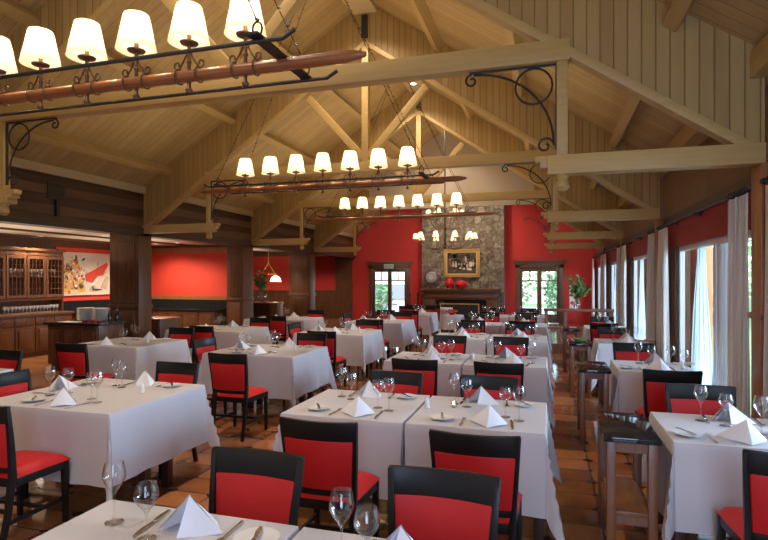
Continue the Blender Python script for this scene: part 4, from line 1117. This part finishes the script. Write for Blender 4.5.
for k, (x, y) in enumerate(((-8.22, 8.08), (-8.02, 8.06), (-7.86, 8.06))):
    place('rb', RB, (x, y, .88), 0, 'small red dish on the front edge of the service island, %s of three' % ['leftmost', 'middle', 'rightmost'][k], 'dish')
o = MB().box(-.2, .2, -.12, .12, 0, .006).box(-.17, .12, -.10, .08, .006, .011).build('folded_linen', 'white', loc=(-8.5, 8.06, .88)); tag(o, 'folded white linen lying before the plate stacks', 'cloth')
# counter along the partition
co = empty('wall_counter', (0,0,0), label='long dark counter with black top under the orange-red panel', cat='counter')
MB().box(-10.9, -8.42, 12.5, 13.04, .08, .82).build('carcass', 'cab', co, bevel=.005)
MB().box(-10.95, -8.36, 12.44, 13.05, .82, .86).build('black_top', 'granite', co, bevel=.004)
MB().box(-10.95, -8.36, 12.98, 13.05, .86, 1.10).build('backsplash', 'granite', co)
MB().box(-10.85, -8.45, 12.56, 13.0, 0, .08).build('plinth', 'cab', co)
raised_doors(co, 'x', 12.5, [(-10.88+.49*i, -10.88+.49*(i+1)) for i in range(5)], .12, .78)
# back counter on the far wall below the painting
co = empty('wall_counter', (0,0,0), label='dark side counter with black splashback below the fruit painting', cat='counter')
MB().box(XW+.02, XW+.5, 10.3, 12.4, 0, .84).build('carcass', 'cab', co, bevel=.005)
MB().box(XW+.02, XW+.55, 10.25, 12.4, .84, .88).build('black_top', 'granite', co, bevel=.004)
MB().box(XW+.005, XW+.03, 10.25, 12.4, .88, 1.12).build('backsplash', 'granite', co)
# console with the flower vase, lounge pendant
cs = empty('console_table', (-8.2, 14.6, 0), label='wooden console carrying the vase of orange flowers', cat='console')
MB().box(-.62, .62, -.2, .2, .93, .98).build('top', 'stand', cs, bevel=.005)
for xx in (.34, -.60): MB().box(xx, xx+.26, -.18, .18, 0, .93).build('pedestal', 'cab', cs, bevel=.005)
MB().box(-.34, .34, .12, .17, .2, .93).build('back_panel', 'cab', cs)
bouquet('flower_vase', (-8.18, 14.55, .98), 'glass vase of orange and green flowers on the console at left', 'vase', 'glass', .44, .15, .95, 12, True, 9)
pn = empty('pendant_lamp', (-8.75, 16.0, 2.62), label='brass two-armed pendant lamp with a white dome shade in the lounge', cat='lamp')
MB().tube([(0,0,0),(0,0,-.45)], .009, 6).tube([(-.28,0,-.85),(-.2,0,-.72),(0,0,-.45),(.2,0,-.72),(.28,0,-.82)], .010, 6).tube([(-.3,0,-.80),(.32,0,-.80)], .012, 6).build('arms', 'gold', pn, smooth=True)
MB().lathe([(.02,-.84),(.10,-.87),(.16,-.94),(.175,-1.04)], 18, (.26,0,0)).build('dome_shade', 'shade', pn, smooth=True)
MB().lathe([(.001,-.02),(.04,-.02),(.045,0)], 10).build('ceiling_cup', 'gold', pn, smooth=True)
add_light('lamp', 'POINT', (.26, 0, -1.0), 12, (1, .8, .55), pn, shadow_soft_size=.04)
# air vent and pipe on the bulkhead
av = empty('air_vent', (XL, 6.95, 0), label='square air vent with a short pipe on the dark bulkhead', cat='air vent')
MB().box(0, .02, -.16, .16, 2.97, 3.25).build('frame', 'darkbeam', av, bevel=.003)
mb = MB()
for k in range(7): mb.box(.02, .03, -.14, .14, 2.99+.035*k, 3.01+.035*k)
mb.build('louvre', 'iron', av)
MB().box(0, .05, -.03, .03, 2.70, 2.97).build('pipe', 'iron', av)

# ================================================================== OUTSIDE
struct(MB().box(XR+.2, 40, -20, 60, -.35, -.15), 'ground_garden', 'lawn')
struct(MB().box(-30, XR+.2, YB+.2, 36, -.35, -.15), 'ground_terrace', 'pave')
struct(MB().box(-60, XR+.2, 36, 110, -3.6, -3.3), 'ground_lower_lawn', 'lawn')
for k, y in enumerate((.9, 4.95, 9.05, 13.2, 17.3)):
    o = MB().box(2.1, 2.3, y-.1, y+1.3, -.15, 3.2).box(2.07, 2.33, y-.13, y+1.33, -.15, .1).build('veranda_post', 'postout', bevel=.01)
    tag(o, 'broad orange timber veranda pier outside the %s' % BAYN[min(k, 4)], 'post')
    o = MB().box(2.0, 2.2, y+2.4, y+2.75, -.15, 3.2).box(1.97, 2.23, y+2.37, y+2.78, -.15, .1).build('veranda_post', 'postout', bevel=.01)
    tag(o, 'slim orange timber veranda post outside the middle of the %s' % BAYN[min(k, 4)], 'post')
def tree(loc, h, r, label, seed, mat='leaf2', nl=900):
    rnd = random.Random(seed); T = empty('garden_tree', loc, label=label, cat='tree', group='garden trees outside')
    MB().tube([(0,0,-.2),(.05,0,h*.3),(0,.05,h*.6)], [.12,.09,.05], 7).build('trunk', 'dark', T, smooth=True)
    mb = MB()
    for k in range(nl):
        while True:
            p = Vector((rnd.uniform(-1,1), rnd.uniform(-1,1), rnd.uniform(-1,1)))
            if p.length < 1: break
        p = p.normalized()*(p.length**.4)
        q = Vector((p.x*r, p.y*r, h*.55 + p.z*h*.48)); d = Vector((rnd.uniform(-1,1), rnd.uniform(-1,1), rnd.uniform(-1,1))).normalized()*rnd.uniform(.14,.3)
        e = d.cross(Vector((rnd.uniform(-1,1), rnd.uniform(-1,1), rnd.uniform(-1,1)))).normalized()*.09
        mb.add([q, q+d*.5+e, q+d, q+d*.5-e], [(0,1,2,3)])
    f = mb.build('foliage', mat, T); f['kind'] = 'stuff'
for k, (x, y, h, r) in enumerate(((6.2, 24, 5, 1.6), (6.8, 28.5, 6, 2.2), (5.2, 33.5, 5, 2.0), (8.5, 42, 7, 2.8), (12.5, 32, 7, 2.4))):
    tree((x, y, -.15), h, r, 'leafy green tree in the garden beyond the windows', k)
for k, (x, y, h, r) in enumerate(((-2.2, 29, 4.2, 2.0), (1.2, 34, 5, 2.0), (.9, 25.5, 2.2, 1.0))):
    tree((x, y, -.15), h, r, 'leafy green tree outside the right glazed door', 20+k)
tree((-8.3, 27, -.15), 1.5, .6, 'small green bush outside the left glazed door', 50, nl=400)
hs = empty('house', (-18, 60, -3.3), label='pale house with a grey roof seen through the left glazed door', cat='house')
MB().box(-7, 6, 0, 6, 0, 2.6).build('wall', 'house', hs)
MB().prism([(-7.5, 2.6), (6.5, 2.6), (4.5, 4.2), (-5.5, 4.2)], -.4, 6.4).build('roof', 'roofgrey', hs)
for x in (-5, -2, 1, 4): MB().box(x-.6, x+.6, -.05, .02, .9, 2.1).build('window', 'dkglass', hs)

# ================================================================== LIGHT, SKY, CAMERA
W = bpy.data.worlds.new('world'); SC.world = W; W.use_nodes = True
nt = W.node_tree; nt.nodes.clear()
o = nd(nt, 'ShaderNodeOutputWorld'); b = nd(nt, 'ShaderNodeBackground'); s = nd(nt, 'ShaderNodeTexSky')
s.sky_type = 'NISHITA'; s.sun_elevation = R(42); s.sun_rotation = R(200); s.sun_disc = False; s.air_density = 1.0; s.dust_density = 1.5
b.inputs[1].default_value = .9
link(nt, s.outputs[0], b.inputs[0]); link(nt, b.outputs[0], o.inputs[0])
# daylight: broad soft sources out in the garden, shining in level through the windows
for y in (1.5, 7.0, 12.5, 18.0):
    l = add_light('window_daylight', 'AREA', (10.0, y, 3.3), 1900, (.52, .72, 1.0)); l.data.shape = 'RECTANGLE'; l.data.size = 3.4; l.data.size_y = 5.4
    l.rotation_euler = (0, R(77), 0)
# recessed ridge downlights
for y in (1.0, 4.2, 8.1, 12.2, 16.0, 19.0):
    add_light('ridge_spot', 'SPOT', (XC, y, 6.25), 290, (1, .84, .66), None, spot_size=R(130), spot_blend=.9, shadow_soft_size=.08)
# added soft fill shining up at the roof boards, no fixtures there
for y, pw_ in ((2.6, 10), (7.0, 26), (11.0, 32), (15.1, 28)):
    l = add_light('roof_fill', 'AREA', (XC, y, 3.35), pw_, (1, .80, .52)); l.data.shape = 'RECTANGLE'; l.data.size = 6.5; l.data.size_y = 2.6; l.rotation_euler = (R(180), 0, 0)
for y in (7.5, 10.5, 15):  # added fill to brighten the side room ceiling, no lamp there
    l = add_light('side_ceiling_fill', 'AREA', (-9.4, y, 2.0), 17, (1, .82, .60)); l.data.shape = 'RECTANGLE'; l.data.size = 2.5; l.data.size_y = 2; l.rotation_euler = (R(180), 0, 0)
# added soft fill behind the camera, warm left and cool right, no opening there
l = add_light('front_fill', 'AREA', (-4.6, -2.2, 2.4), 40, (1, .90, .80)); l.data.shape = 'RECTANGLE'; l.data.size = 5; l.data.size_y = 3; l.rotation_euler = (R(90), 0, 0)
l = add_light('front_fill', 'AREA', (.75, -2.2, 2.0), 120, (.50, .67, 1.0)); l.data.shape = 'RECTANGLE'; l.data.size = 1.6; l.data.size_y = 3.2; l.rotation_euler = (R(90), 0, R(-4))
for x in (-6.3, .2):  # added hidden spots that brighten the red end wall
    l = add_light('back_wall_fill', 'SPOT', (x, 17.6, 3.5), 110, (1, .85, .7), None, spot_size=R(120), spot_blend=.9, shadow_soft_size=.05); l.rotation_euler = (R(75), 0, 0)
l = add_light('chimney_spot', 'SPOT', (-3.0, 18.2, 5.6), 420, (1, .80, .58), None, spot_size=R(80), spot_blend=.8, shadow_soft_size=.1); l.rotation_euler = (R(52), 0, 0)
cam = bpy.data.cameras.new('camera'); co = bpy.data.objects.new('camera', cam); COL.objects.link(co)
co.location = (0, 0, 1.70); co.rotation_euler = (R(90), 0, R(16.7))
cam.sensor_width = 36; cam.lens = 545/768*36; cam.shift_y = 8/768; cam.clip_start = .05; cam.clip_end = 300
SC.camera = co
SC.view_settings.view_transform = 'Standard'; SC.view_settings.look = 'None'; SC.view_settings.exposure = 0.32; SC.view_settings.gamma = 1.06
cy_ = SC.cycles
cy_.use_denoising = True; cy_.max_bounces = 8; cy_.diffuse_bounces = 4; cy_.transparent_max_bounces = 24; cy_.caustics_reflective = False; cy_.caustics_refractive = False; cy_.sample_clamp_indirect = 6
